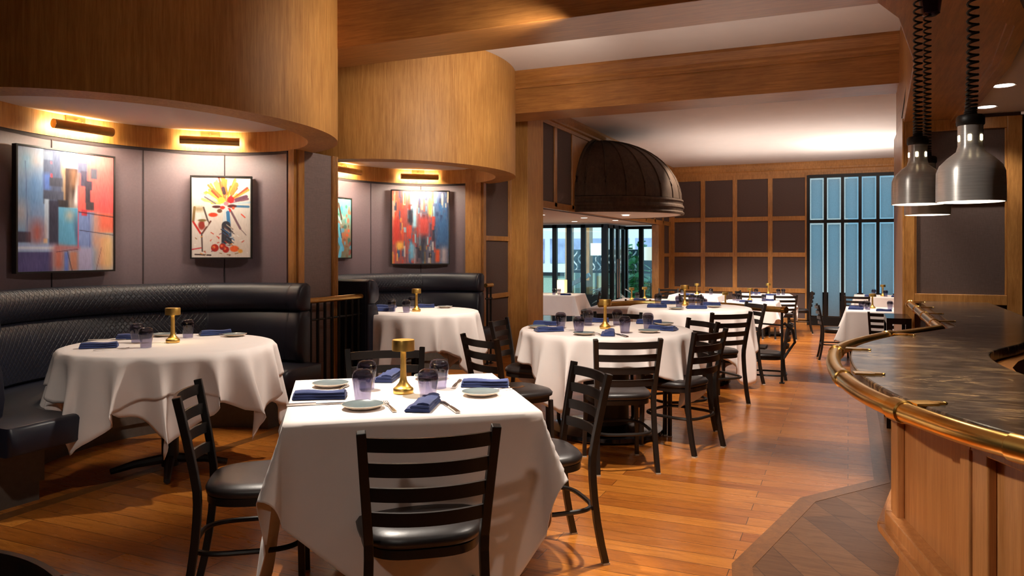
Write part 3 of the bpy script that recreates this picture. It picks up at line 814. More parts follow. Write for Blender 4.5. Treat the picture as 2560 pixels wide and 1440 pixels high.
# ------------------------------------------------------------------ tables and cloths
def table(name, x, y, z0, R, H, label, square=False, rz=0, base='cross', colr=.05):
    o = empty(name, (x, y, z0), rz, label, 'table')
    if square: MB().box((0, 0, H - .02), (2 * R, 2 * R, .03)).build('tabletop', M['wood_trim'], o)
    else: MB().lathe([(.001, H - .035), (R - .01, H - .035), (R - .005, H - .005), (.001, H - .005)], seg=48).build('tabletop', M['wood_trim'], o)
    MB().lathe([(colr, .03), (colr, H - .04)], seg=20, cap0=True, cap1=True).build('column', M['black_iron'], o, smooth=True)
    if base == 'cross':
        for a in range(4):
            t = a * pi / 2 + pi / 4
            MB().tube([(cos(t) * .03, sin(t) * .03, .075), (cos(t) * .2, sin(t) * .2, .055), (cos(t) * .33, sin(t) * .33, .022)], [.030, .024, .018], 8).build('foot', M['black_iron'], o, smooth=True)
    elif base == 'disc':
        MB().lathe([(.40, 0), (.42, .02), (.415, .045), (.20, .075), (.12, .09)], seg=48, cap0=True, cap1=True).build('base_plate', M['black_lacquer'], o, smooth=True)
    else:
        MB().box((0, 0, .02), (.5, .5, .03)).build('base_plate', M['black_iron'], o, bevel=.006)
    return o
def round_cloth(name, x, y, z, R, half, rot, label, seed=0, out=0.0, amp=1.0, minz=.03, group=None, nf=16):
    rnd = random.Random(seed); K, T = 240, 14
    ph = [rnd.uniform(0, 2 * pi) for _ in range(4)]
    m = MB(); rings = []
    for r in (.02, R * .35, R * .7, R * .93, R * .985): rings.append([(r * cos(2 * pi * i / K), r * sin(2 * pi * i / K), 0.001 + out * .35) for i in range(K)])
    rings.append([((R + .004 + out * .5) * cos(2 * pi * i / K), (R + .004 + out * .5) * sin(2 * pi * i / K), -.004 + out * .3) for i in range(K)])
    for k in range(1, T + 1):
        t = k / T; row = []
        for i in range(K):
            a = 2 * pi * i / K
            rc_ = half / max(abs(cos(a - rot)), abs(sin(a - rot)))
            L = min(max(.06, rc_ - R), z - minz)
            # the long corners gather in deep folds
            w = (sin(nf * a + ph[0]) * .62 + sin((nf + 8) * a + ph[1]) * .42 + .25 * sin(5 * a + ph[2]))
            d = L * t
            fold = w * (.003 + .11 * min(1, d / .5) ** .9) * amp
            rr = R + .012 + out + .035 * min(1, d / .4) + fold * .95
            a2 = a + .10 * sin(nf * a + ph[0] + 1.3) * min(1, d / .5) * amp
            row.append((rr * cos(a2), rr * sin(a2), -.006 - d * (.995 - .05 * abs(w) * t)))
        rings.append(row)
    m.loft(rings, True, True, False)
    o = m.build(name, M['cloth'], None, smooth=True, angle=180)
    o.location = (x, y, z)
    so = o.modifiers.new('thick', 'SOLIDIFY'); so.thickness = .0025; so.offset = 1
    return tag(o, label, 'tablecloth', group)
def square_cloth(name, x, y, z, R, side, rz, crot, label, seed=0, group=None, minz=.04, amp=1.0):
    # R: half side of the table; side: half side of the cloth turned by crot against the table
    rnd = random.Random(seed); ca, sa = cos(crot), sin(crot)
    ph = [rnd.uniform(0, 6.28) for _ in range(3)]
    def reach(px, s_):      # how far the cloth goes in +-y at px
        best = 9
        for nx, ny in ((ca, sa), (-sa, ca)):
            for h in (1, -1):
                a, b = nx * h, ny * h * s_
                if b > 1e-6: best = min(best, (side - a * px) / b)
        return best
    E = side * (abs(ca) + abs(sa))
    nh, nt = 26, 14
    xs_ = [-E + (E - R) * (i / nh) for i in range(nh)] + [-R + 2 * R * i / nt for i in range(nt)] + [R + (E - R) * i / nh for i in range(nh + 1)]
    P = []; cols = 0
    for px in xs_:
        pxc = max(-E + 1e-4, min(E - 1e-4, px))
        hi_, lo_ = reach(pxc, 1), -reach(pxc, -1)
        if hi_ < lo_: hi_ = lo_ = (hi_ + lo_) / 2
        a_, b_ = (min(R, hi_), max(-R, lo_))
        if a_ - b_ < .01 or hi_ - a_ < 1e-3 or b_ - lo_ < 1e-3:
            w_ = hi_ - lo_; 
            if hi_ - a_ < 1e-3: a_ = hi_ - w_ * .2
            if b_ - lo_ < 1e-3: b_ = lo_ + w_ * .2
        ys_ = [lo_ + (b_ - lo_) * i / nh for i in range(nh)] + [b_ + (a_ - b_) * i / nt for i in range(nt)] + [a_ + (hi_ - a_) * i / nh for i in range(nh + 1)]
        cols = len(ys_)
        for py in ys_:
            qx, qy = max(-R, min(R, px)), max(-R, min(R, py))
            dx, dy = px - qx, py - qy; L = sqrt(dx * dx + dy * dy)
            if L < 1e-5: P.append((px, py, .001)); continue
            nx, ny = dx / L, dy / L; corner = min(abs(dx), abs(dy)) / L
            L2 = min(L, z - minz); s_ = (qx if abs(nx) < abs(ny) else qy)
            w = sin(8 * s_ + ph[0]) * .6 + sin(15 * s_ + ph[1]) * .3
            ease = L2 * L2 / (L2 + .03)
            flare = .004 + ease * (.13 + .42 * corner) + w * .03 * amp * min(1, (L2 / .45) ** 1.5)
            P.append((qx + nx * flare, qy + ny * flare, -L2 * (.985 - .18 * corner)))
    m = MB(); m.v = P
    for i in range(len(xs_) - 1):
        for j in range(cols - 1):
            a = i * cols + j; m.quad(a, a + cols, a + cols + 1, a + 1)
    o = m.build(name, M['cloth'], None, smooth=True, angle=180)
    o.location = (x, y, z); o.rotation_euler = (0, 0, rz)
    so = o.modifiers.new('thick', 'SOLIDIFY'); so.thickness = .0025; so.offset = 1
    return tag(o, label, 'tablecloth', group)
ZT = .775
table('round_table', -3.84, 3.45, 0, .60, ZT - .006, 'round pedestal table of the first booth under its white cloth')
CAMA = atan2(-3.45, 3.84)   # direction from the first table towards the viewpoint
round_cloth('tablecloth', -3.84, 3.45, ZT, .60, .82, CAMA + pi / 4, 'white under cloth with long corners on the first booth table', 3, 0)
round_cloth('overlay_cloth', -3.84, 3.45, ZT, .60, .80, CAMA + .06, 'white upper cloth laid across the first booth table', 3, .014)
table('round_table', -3.86, 6.42, 0, .60, ZT - .006, 'round pedestal table of the second booth under its white cloth')
round_cloth('tablecloth', -3.86, 6.42, ZT, .60, .93, .75, 'white cloth hanging low from the second booth table', 8, 0, .62)
table('round_table', -1.66, 5.50, 0, .63, ZT - .006, 'round table with wide black disc base in the centre of the room', base='disc', colr=.17)
round_cloth('tablecloth', -1.66, 5.50, ZT, .63, .84, .53, 'white cloth with hanging points on the centre round table', 12, 0, .9)
table('round_table', -1.52, 8.02, 0, .62, ZT - .006, 'round table beside the brass railing under its white cloth', base='disc')
round_cloth('tablecloth', -1.52, 8.02, ZT, .62, 1.02, .35, 'long white cloth on the round table beside the brass railing', 14, 0, .6)
table('square_table', -1.626, 2.62, 0, .44, ZT - .006, 'square table in the foreground under its white cloth', True, radians(37))
square_cloth('tablecloth', -1.626, 2.62, ZT, .445, .885, radians(37), radians(52), 'white cloth with triangular flaps on the square foreground table', 5)
# far tables on the lower floor
FAR = [('square_table', -2.71, 15.1, .45, 0, .10, 'far square table by the back wall corner', 'white cloth on the far table by the back wall corner', .80),
       ('square_table', -1.45, 15.6, .45, .15, .55, 'far square table with draped corner before the back wall', 'white cloth with a hanging corner on the far table before the back wall', .85),
       ('square_table', -1.50, 13.35, .42, 0, .5, 'far square table in the middle of the lower floor', 'white cloth with long points on the far middle table', .85),
       ('square_table', -1.80, 11.95, .36, 0, 0, 'small far table just beyond the railing', 'white cloth on the small table just beyond the railing', .52),
       ('square_table', -3.30, 13.05, .40, 0, 0, 'far table in front of the plants at the lobby glazing', 'white cloth on the far table in front of the lobby plants', .60),
       ('square_table', -3.15, 11.2, .42, .1, .3, 'far table half hidden behind the centre brass lamp', 'white cloth on the table half hidden behind the centre brass lamp', .62),
       ('square_table', .46, 12.25, .48, 0, 0, 'square table beyond the bar by the black console', 'white cloth on the table beyond the bar by the black console', .92),
       ('square_table', .58, 15.95, .46, 0, 0, 'farthest square table before the frosted screen', 'white cloth on the farthest table before the frosted screen', .70),
       ('square_table', -5.25, 14.1, .45, .1, 0, 'square table in the lobby with a lit yellow lamp', 'cream cloth on the lobby table with a lit yellow lamp', .84)]
for nm, x, y, R, rz, cr, l1, l2, side in FAR:
    table(nm, x, y, LOW, R, ZT - .006, l1, True, rz, 'plate')
    square_cloth('tablecloth', x, y, LOW + ZT, R + .004, side, rz, cr, l2, int(abs(x * 100)))
# ------------------------------------------------------------------ small things on the tables
def make_lamp():
    r = empty('table_lamp', (0, 0, 0), 0, 'lamp', 'lamp')
    MB().lathe([(.001, 0), (.039, 0), (.041, .004), (.041, .019), (.036, .024), (.033, .025), (.026, .034), (.018, .044), (.014, .056), (.0125, .08), (.0115, .13), (.0112, .173), (.001, .173)], seg=28).build('stem', M['brass'], r, smooth=True, angle=50)
    c = MB().lathe([(.012, .182), (.043, .182), (.0455, .173), (.0455, .212), (.044, .2165), (.001, .2165)], seg=32).build('cap', M['brass'], r, smooth=True, angle=45)
    MB().lathe([(.013, .1785), (.038, .1785)], seg=24).build('light_ring', M['glow_led'], c)
    return r
lamp0 = make_lamp()
def make_glass():
    MBg = MB()
    # the tumbler stands upside down: open mouth on the cloth, rounded foot up
    MBg.lathe([(.031, 0), (.033, .03), (.0395, .072), (.0415, .086), (.040, .100), (.034, .114), (.022, .1205), (.001, .1205)], seg=28)
    MBg.lathe([(.0295, .0005), (.0315, .03), (.037, .070), (.038, .084), (.035, .096), (.027, .104), (.001, .106)], seg=28)
    o = MBg.build('tumbler', M['smoke_glass'], None, smooth=True, angle=60)
    return tag(o, 'glass', 'glass')
glass0 = make_glass()
def make_plate():
    r = empty('side_plate', (0, 0, 0), 0, 'plate', 'plate')
    MB().lathe([(.001, .0), (.045, .0), (.05, .003), (.072, .012), (.077, .0155), (.0775, .017), (.075, .0175)], seg=40).build('rim', M['plate_rim'], r, smooth=True, angle=60)
    MB().lathe([(.075, .0172), (.066, .0125), (.045, .0085), (.001, .008)], seg=40).build('glazed_well', M['plate_glaze'], r, smooth=True, angle=60)
    return r
plate0 = make_plate()
def make_napkin():
    r = empty('napkin', (0, 0, 0), 0, 'napkin', 'napkin')
    def pad(x0, x1, y0, y1, z0, z1, name):
        m = MB(); n = 9; k = 7; rings = []
        for i in range(n):
            u = i / (n - 1); x = x0 + (x1 - x0) * u; e = .004 * sin(pi * u)
            zt = z1 + .003 * sin(u * 7)
            ring = [(x, y0, z0 + .002), (x, y0 - .002, (z0 + zt) / 2), (x, y0 + .004, zt), (x, (y0 + y1) / 2, zt + .003), (x, y1 - .004, zt), (x, y1 + .002, (z0 + zt) / 2), (x, y1, z0 + .002)]
            rings.append(ring)
        m.loft(rings); return m.build(name, M['napkin'], r, smooth=True, angle=60)
    pad(-.10, .10, -.045, .045, 0, .013, 'lower_fold')
    pad(-.097, .099, -.043, .025, .0125, .024, 'middle_fold')
    pad(-.092, .097, -.041, .002, .0235, .032, 'upper_fold')
    return r
napkin0 = make_napkin()
def make_fork():
    m = MB()
    def strip(path, ws, t=.0022):
        rings = []
        for (x, y, z), w in zip(path, ws): rings.append([(x - w, y, z), (x + w, y, z), (x + w, y, z + t), (x - w, y, z + t)])
        m.loft(rings)
    strip([(0, -.095, .002), (0, -.06, .004), (0, 0, .006), (0, .03, .005), (0, .045, .004)], [.008, .007, .0035, .004, .011])
    for i in range(4): strip([(-.0095 + i * .0063, .045, .004), (-.0095 + i * .0063, .07, .0035), (-.0095 + i * .0063, .09, .007)], [.0016, .0015, .0009])
    return tag(m.build('fork', M['steel'], None, smooth=True), 'fork', 'fork')
def make_knife():
    m = MB()
    def strip(path, ws, t=.003):
        rings = []
        for (x, y, z), w in zip(path, ws): rings.append([(x - w, y, z), (x + w, y, z), (x + w, y, z + t), (x - w, y, z + t)])
        m.loft(rings)
    strip([(0, -.11, .001), (0, -.05, .002), (0, -.005, .002)], [.0085, .008, .006], .006)
    strip([(0, -.005, .002), (.002, .04, .002), (.001, .09, .002), (-.004, .11, .002)], [.006, .0095, .008, .001], .002)
    return tag(m.build('knife', M['steel'], None, smooth=True), 'knife', 'knife')
fork0 = make_fork(); knife0 = make_knife()

def items(proto, z, lst, group):
    for x, y, rz, lab in lst: place(proto, (x, y, z), rz, lab, group)
Z = ZT + .0035; D = radians
SQ = 'on the square foreground table'; T1 = 'on the first booth table'; T2 = 'on the second booth table'; C4 = 'on the centre round table'; R5 = 'on the table by the railing'
items(lamp0, Z, [(-1.647, 2.637, 0, 'brass table lamp with drum cap ' + SQ), (-1.663, 5.486, 0, 'brass table lamp with drum cap ' + C4)], 'brass table lamps')
items(lamp0, Z + .004, [(-3.876, 3.502, 0, 'brass table lamp with drum cap ' + T1)], 'brass table lamps')
items(lamp0, Z, [(-3.808, 6.333, 0, 'brass table lamp with drum cap ' + T2), (-1.60, 8.20, 0, 'brass table lamp behind a glass ' + R5)], 'brass table lamps')
g = 'smoky tumblers turned upside down'
items(glass0, Z, [(-1.71, 2.446, 0, 'smoky upturned tumbler at the left front of the lamp ' + SQ), (-1.834, 2.652, 0, 'smoky upturned tumbler at the left back of the lamp ' + SQ),
    (-1.48, 2.548, 0, 'smoky upturned tumbler behind the front napkin ' + SQ), (-1.572, 2.798, 0, 'smoky upturned tumbler at the right back of the lamp ' + SQ),
    (-1.967, 5.352, 0, 'leftmost smoky upturned tumbler ' + C4), (-1.726, 5.064, 0, 'smoky upturned tumbler behind the front plate ' + C4), (-1.848, 5.64, 0, 'smoky upturned tumbler left behind the lamp ' + C4),
    (-1.649, 5.763, 0, 'smoky upturned tumbler right behind the lamp ' + C4), (-1.438, 5.219, 0, 'smoky upturned tumbler right of the front napkin ' + C4), (-1.355, 5.558, 0, 'rightmost smoky upturned tumbler ' + C4),
    (-3.997, 6.196, 0, 'leftmost smoky upturned tumbler ' + T2), (-3.82, 6.17, 0, 'smoky upturned tumbler left of the lamp ' + T2), (-4.065, 6.674, 0, 'smoky upturned tumbler behind the lamp ' + T2),
    (-1.878, 8.151, 0, 'leftmost smoky upturned tumbler ' + R5), (-1.519, 8.177, 0, 'taller standing smoky upturned tumbler at the back ' + R5), (-1.42, 8.091, 0, 'rightmost smoky upturned tumbler ' + R5), (-1.597, 7.888, 0, 'smoky upturned tumbler in front of the lamp ' + R5)], g)
items(glass0, Z + .004, [(-4.083, 3.411, 0, 'smoky upturned tumbler at the back left ' + T1), (-3.814, 3.25, 0, 'smoky upturned tumbler nearest us ' + T1), (-3.999, 3.737, 0, 'smoky upturned tumbler right of the lamp ' + T1)], g)
g = 'slate blue side plates'
items(plate0, Z, [(-1.623, 2.322, 0, 'slate blue side plate beside the fork at the front edge ' + SQ), (-2.013, 2.644, 0, 'slate blue side plate at the left back ' + SQ), (-1.341, 2.725, 0, 'slate blue side plate at the right edge ' + SQ), (-1.72, 2.99, 0, 'slate blue side plate half hidden behind a back glass ' + SQ),
    (-1.669, 5.005, 0, 'slate blue side plate at the front edge ' + C4), (-2.134, 5.311, 0, 'slate blue side plate at the left edge ' + C4), (-1.296, 5.34, 0, 'slate blue side plate at the right edge ' + C4), (-1.322, 5.943, 0, 'slate blue side plate at the far right ' + C4),
    (-1.567, 7.603, 0, 'slate blue side plate at the front ' + R5), (-1.267, 8.033, 0, 'slate blue side plate at the right ' + R5), (-3.786, 6.858, 0, 'slate blue side plate at the right ' + T2), (-4.257, 6.244, 0, 'slate blue side plate at the left ' + T2)], g)
items(plate0, Z + .004, [(-4.222, 3.741, 0, 'slate blue side plate at the back ' + T1), (-3.785, 3.935, 0, 'slate blue side plate at the right edge ' + T1)], g)
g = 'folded navy napkins'
items(napkin0, Z, [(-1.891, 2.419, D(30), 'long folded navy napkin at the left edge ' + SQ), (-1.432, 2.43, D(108), 'folded navy napkin at the front edge ' + SQ), (-1.895, 2.895, D(110), 'folded navy napkin at the back edge ' + SQ), (-1.415, 2.919, D(22), 'folded navy napkin at the right edge ' + SQ),
    (-1.977, 5.129, D(40), 'folded navy napkin at the left front edge ' + C4), (-2.16, 5.555, D(10), 'folded navy napkin at the far left edge ' + C4), (-1.24, 5.546, D(-12), 'folded navy napkin at the right edge ' + C4), (-1.454, 6.0, D(10), 'folded navy napkin at the far right edge ' + C4), (-1.517, 5.072, D(105), 'folded navy napkin at the front edge ' + C4), (-1.884, 5.97, D(20), 'folded navy napkin at the back edge ' + C4),
    (-1.808, 7.794, D(15), 'folded navy napkin at the left front ' + R5), (-1.404, 7.791, D(20), 'folded navy napkin at the right front ' + R5), (-1.80, 8.38, D(15), 'folded navy napkin at the far left ' + R5), (-1.352, 8.33, D(20), 'folded navy napkin at the far right ' + R5),
    (-4.125, 6.247, D(35), 'folded navy napkin at the left front ' + T2), (-4.32, 6.589, D(15), 'folded navy napkin at the far left ' + T2), (-4.001, 6.82, D(30), 'folded navy napkin at the back ' + T2)], g)
items(napkin0, Z + .004, [(-4.068, 3.137, D(45), 'folded navy napkin nearest us ' + T1), (-4.28, 3.554, D(40), 'folded navy napkin at the back left ' + T1), (-3.975, 3.95, D(55), 'folded navy napkin at the right ' + T1)], g)
g = 'steel forks'
items(fork0, Z + .001, [(-1.541, 2.37, D(45), 'steel fork between plate and napkin at the front edge ' + SQ), (-1.295, 2.865, D(-32), 'steel fork behind the right plate ' + SQ), (-1.92, 2.60, D(25), 'steel fork beside the left plate ' + SQ), (-1.60, 5.08, D(38), 'steel fork left of the front napkin ' + C4), (-1.88, 5.18, D(-60), 'steel fork beside the left front napkin ' + C4)], g)
items(fork0, Z + .005, [(-3.90, 3.09, D(-38), 'steel fork beside the napkin nearest us ' + T1), (-3.86, 3.97, D(-70), 'steel fork at the right edge ' + T1)], g)
g = 'steel table knives'
items(knife0, Z + .001, [(-1.815, 2.305, D(-52), 'steel knife below the left napkin ' + SQ), (-1.34, 2.46, D(45), 'steel knife right of the front napkin ' + SQ), (-1.545, 2.91, D(20), 'steel knife at the back right ' + SQ), (-1.42, 5.06, D(38), 'steel knife right of the front napkin ' + C4)], g)
items(knife0, Z + .005, [(-4.36, 3.42, D(-52), 'steel knife at the left edge ' + T1)], g)
# far tables
ZF = LOW + ZT + .0035
items(lamp0, ZF, [(-2.71, 15.1, 0, 'small brass lamp on the far table by the back wall corner'), (-1.43, 15.66, 0, 'small brass lamp on the far table with draped corner'), (-1.53, 13.5, 0, 'small brass lamp on the far middle table'), (-1.72, 11.98, 0, 'small brass lamp just beyond the railing'),
    (-3.27, 13.16, 0, 'small brass lamp in front of the lobby plants'), (.33, 12.4, 0, 'small brass lamp on the table beyond the bar'), (.6, 15.9, 0, 'small brass lamp on the farthest table before the frosted screen'), (-3.42, 12.85, 0, 'squat brass lamp left of the other one before the lobby plants')], 'brass table lamps')
FG = [('by the back wall corner', -2.71, 15.1, [(-.30, .05), (.26, .06)], [(-.1, -.3, 0)]),
      ('with draped corner', -1.45, 15.6, [(-.28, -.18), (-.18, -.2), (.22, -.1), (.30, .02)], [(.1, -.32, 0), (-.25, .25, .2)]),
      ('in the middle of the lower floor', -1.50, 13.35, [(-.28, .1), (-.20, -.05), (.2, .1)], [(-.05, -.25, 0), (.25, .25, .1)]),
      ('just beyond the railing', -1.80, 11.95, [(-.26, .0), (-.2, -.16)], [(.2, -.2, 0)]),
      ('in front of the lobby plants', -3.30, 13.05, [(-.1, .1), (.30, .1), (.33, -.05)], [(.02, -.2, .1)]),
      ('beyond the bar', .46, 12.25, [(-.28, -.1), (-.2, -.2), (-.22, .05), (.1, .1), (.18, -.05), (.2, -.3), (.26, -.2), (.3, -.08)], [(-.36, -.2, 0), (-.35, .12, 0), (0, -.38, 0)]),
      ('farthest before the frosted screen', .58, 15.95, [(-.13, .1), (.06, -.2)], [(-.2, -.3, 0), (.25, -.3, 0)]),
      ('in the lobby', -5.25, 14.1, [(.02, -.25), (.1, -.18)], [(.28, -.3, .1)])]
for nm, x, y, gl, nk in FG:
    for a, b in gl: place(glass0, (x + a, y + b, ZF), 0, 'small smoky tumbler on the far table ' + nm, 'tumblers on the far table ' + nm)
    for a, b, r_ in nk: place(napkin0, (x + a, y + b, ZF), r_, 'small navy napkin on the far table ' + nm, 'napkins on the far table ' + nm)
# lit yellow shade lamp on the lobby table
o = empty('shade_lamp', (-5.19, 14.2, ZF), 0, 'square lamp with lit yellow shade on the lobby table', 'lamp')
MB().box((0, 0, .15), (.16, .16, .26)).build('lamp_shade', M['shade_glow'], o, bevel=.01)
MB().box((0, 0, .01), (.1, .1, .02)).build('base', M['brass_dark'], o)
lamp('POINT', 'shade_lamp_light', (-5.19, 14.02, ZF + .18), 3, (1, .8, .45), None, .05)

# light from the table lamps' own rings
for x, y, z in ((-1.647, 2.637, Z), (-1.663, 5.486, Z), (-3.876, 3.502, Z), (-3.808, 6.333, Z), (-1.60, 8.20, Z)):
    lamp('SPOT', 'table_lamp_light', (x, y, z + .177), .9, (1, .78, .36), (x, y, z), .02, 150, .6)

# ------------------------------------------------------------------ heat lamps
def heat_lamp(x, y, zb, k, cup, label, sway=0.0):
    r = empty('heat_lamp', (x, y, 0), 0, label, 'lamp', 'heat lamps above the bar')
    R = .082
    s = MB(); s.lathe([(.030, .205), (.030, .150), (.034, .135), (.055, .118), (.074, .098), (.081, .080), (R, .045), (R, 0), (R - .003, 0), (R - .003, .045), (.072, .094), (.053, .113), (.030, .130)], (0, 0, zb), 40)
    b = s.build('shade', M['aluminium'], r, smooth=True, angle=50)
    for a in range(6):
        t = a * pi / 3 + .35; MB().box((cos(t) * .0295, sin(t) * .0295, zb + .170), (.004, .009, .017), t).build('vent_slot', M['glow_warm'], b, bevel=.002)
    MB().lathe([(.001, .232), (.030, .232), (.034, .226), (.034, .208), (.031, .204), (.001, .204)], (0, 0, zb), 28).build('collar', M['coil'], r, smooth=True, angle=40)
    MB().lathe([(.001, .02), (.03, .024), (.042, .045), (.036, .075), (.018, .11)], (0, 0, zb), 20).build('bulb', M['glow_heat'], r, smooth=True)
    top = 2.42 - (.13 if cup else 0); z0 = zb + .235; n = 34; P = []
    for i in range(n * 12 + 1):
        u = i / (n * 12); v = u ** 1.55           # tight below, stretched above
        a = 2 * pi * n * u; P.append((sway * sin(pi * u) + .0125 * cos(a), .0125 * sin(a), z0 + (top - z0) * v))
    MB().tube(P, .0036, 6).build('coil_cord', M['coil'], r, smooth=True)
    if cup: MB().lathe([(.001, 0), (.022, 0), (.034, .008), (.041, .06), (.047, .125), (.047, .13), (.001, .13)], (.012, .01, 2.29), 28).build('ceiling_cup', M['plum_metal'], r, smooth=True, angle=40)
    lamp('SPOT', 'heat_lamp_light', (x, y, zb + .02), 10, (1, .84, .6), (x, y, 0), .04, 130, .5)
    return r
heat_lamp(.300, 2.36, 1.484, 0, False, 'spun aluminium heat lamp nearest us, largest of the three above the bar', .006)
heat_lamp(.220, 2.96, 1.514, 0, False, 'spun aluminium heat lamp at the left of the three above the bar')
heat_lamp(.288, 3.43, 1.497, 0, True, 'spun aluminium heat lamp farthest back, half hidden behind the left one')

# ------------------------------------------------------------------ downlights
def downlight(x, y, z, label, group, r=.065, e=25, ang=110):
    o = empty('recessed_light', (x, y, z), 0, label, 'light', group)
    MB().lathe([(r, 0), (r + .012, -.004), (r + .014, 0)], seg=28).build('trim_ring', M['ceiling'], o, smooth=True)
    MB().lathe([(.001, -.002), (r, -.002)], seg=24).build('lens', M['glow_white'], o)
    if e: lamp('SPOT', 'recessed_light_beam', (x, y, z - .02), e, (1, .9, .78), (x, y, 0), .05, ang, .6)
downlight(.94, 5.9, 2.45, 'recessed ceiling light nearest us in the low ceiling over the bar', 'recessed lights over the bar', .06, 30)
downlight(.96, 6.72, 2.45, 'recessed ceiling light by the panelled wall, half hidden by the heat lamp', 'recessed lights over the bar', .06, 30)
for i, (x, y) in enumerate([(-4.6, 11.6), (-4.3, 12.9), (-5.6, 13.0), (-5.0, 14.4), (-4.1, 14.2), (-6.2, 11.6), (-3.4, 12.4)]):
    downlight(x, y, LZ, ['recessed light in the lobby ceiling nearest the wood pillar', 'recessed light in the lobby ceiling below the dome edge', 'recessed light in the lobby ceiling left of the glazing', 'recessed light in the lobby ceiling before the glazing', 'recessed light in the lobby ceiling by the doors', 'recessed light deep in the lobby ceiling by the side wall', 'recessed light under the dome canopy'][i], 'recessed lobby lights', .06, 18)

# ------------------------------------------------------------------ dome canopy over the lobby opening
dm = empty('dome_canopy', (0, 0, 0), 0, 'dark bronze half dome canopy with ribs above the lobby opening', 'canopy')
dc = (FX, 12.46); DR, DH = 1.34, 1.0; z0 = 2.22
def dpt(t, p, k=0): return (dc[0] + (DR + k) * cos(p) * sin(t), dc[1] - (DR + k) * cos(p) * cos(t), z0 + (DH + k) * sin(p))
rings = [[dpt(pi * i / 48, pi / 2 * j / 20) for i in range(49)] for j in range(21)]
MB().loft(rings, False, False, False).build('shell', M['dome'], dm, smooth=True, angle=80)
for i in range(13):
    t = pi * (i + .5) / 13
    MB().tube([dpt(t, pi / 2 * j / 16 * .98, .004) for j in range(17)], .014, 6).build('rib', M['dome'], dm, smooth=True)
bp = [(0, 0), (.05, .0), (.06, .03), (.035, .05), (.035, .09), (.055, .11), (.05, .14), (.03, .16), (.03, .20), (.045, .215), (.04, .24), (0, .25)]
MB().loft([[(dc[0] + (DR + a) * sin(pi * i / 48), dc[1] - (DR + a) * cos(pi * i / 48), LZ + .005 + b) for a, b in bp] for i in range(49)]).build('cornice', M['dome'], dm, smooth=True, angle=30)
MB().loft([[(dc[0] + r_ * sin(pi * i / 48), dc[1] - r_ * cos(pi * i / 48), LZ + .012) for i in range(49)] for r_ in (.01, DR + .02)], False, False, False).build('soffit_disc', M['dome_white'], dm)
MB().tube([(dc[0] + .02, dc[1] - (DR + .02) * cos(pi * j / 32), z0 + (DH + .03) * sin(pi * j / 32)) for j in range(33)], .03, 6).build('arch_trim', M['dome'], dm, smooth=True)
# ------------------------------------------------------------------ paintings (flat canvases with brushed colour fields)
class Art:
    def __init__(s, w, h, base, seed=0):
        s.w, s.h = w, h; s.a = np.zeros((h, w, 3)); s.a[:] = base
        s.rng = np.random.default_rng(seed); s.Y, s.X = np.mgrid[0:h, 0:w]; s.U = (s.X + .5) / w; s.V = (s.Y + .5) / h
    def put(s, m, col): s.a = s.a * (1 - m[..., None]) + np.array(col, float) * m[..., None]
    def rect(s, x0, y0, x1, y1, col, soft=.006, al=1.0):
        f = lambda t: np.clip(t / soft * .5 + .5, 0, 1)
        s.put(f(s.U - x0) * f(x1 - s.U) * f(s.V - y0) * f(y1 - s.V) * al, col)
    def ell(s, x, y, rx, ry, col, soft=.1, al=1.0):
        d = np.sqrt(((s.U - x) / rx) ** 2 + ((s.V - y) / ry) ** 2); s.put(np.clip((1 - d) / soft, 0, 1) * al, col)
    def line(s, x0, y0, x1, y1, w, col, al=1.0, taper=0, w1=None):
        ax, ay = (x1 - x0), (y1 - y0) * s.h / s.w
        px, py = s.U - x0, (s.V - y0) * s.h / s.w
        L2 = ax * ax + ay * ay + 1e-9; t = np.clip((px * ax + py * ay) / L2, 0, 1)
        d = np.hypot(px - t * ax, py - t * ay); ww = w * (1 - t) + (w if w1 is None else w1) * t
        s.put(np.clip((ww - d) / .004 * .5 + .5, 0, 1) * al, col)
    def tri(s, p, col):
        m = np.ones_like(s.U)
        for i in range(3):
            (x0, y0), (x1, y1) = p[i], p[(i + 1) % 3]; xo, yo = p[(i + 2) % 3]
            c = lambda x, y: (x1 - x0) * (y - y0) - (y1 - y0) * (x - x0)
            m = m * np.clip(np.sign(c(xo, yo)) * c(s.U, s.V) * 120 + .5, 0, 1)
        s.put(m, col)
    def streak(s, amt=8, vert=True):
        n = s.rng.normal(size=(s.h, s.w))
        ax = 0 if vert else 1
        for _ in range(3): n = (n + np.roll(n, 1, ax) + np.roll(n, -1, ax) + np.roll(n, 2, ax)) / 2
        s.a = np.clip(s.a + (n * amt)[..., None], 0, 255)
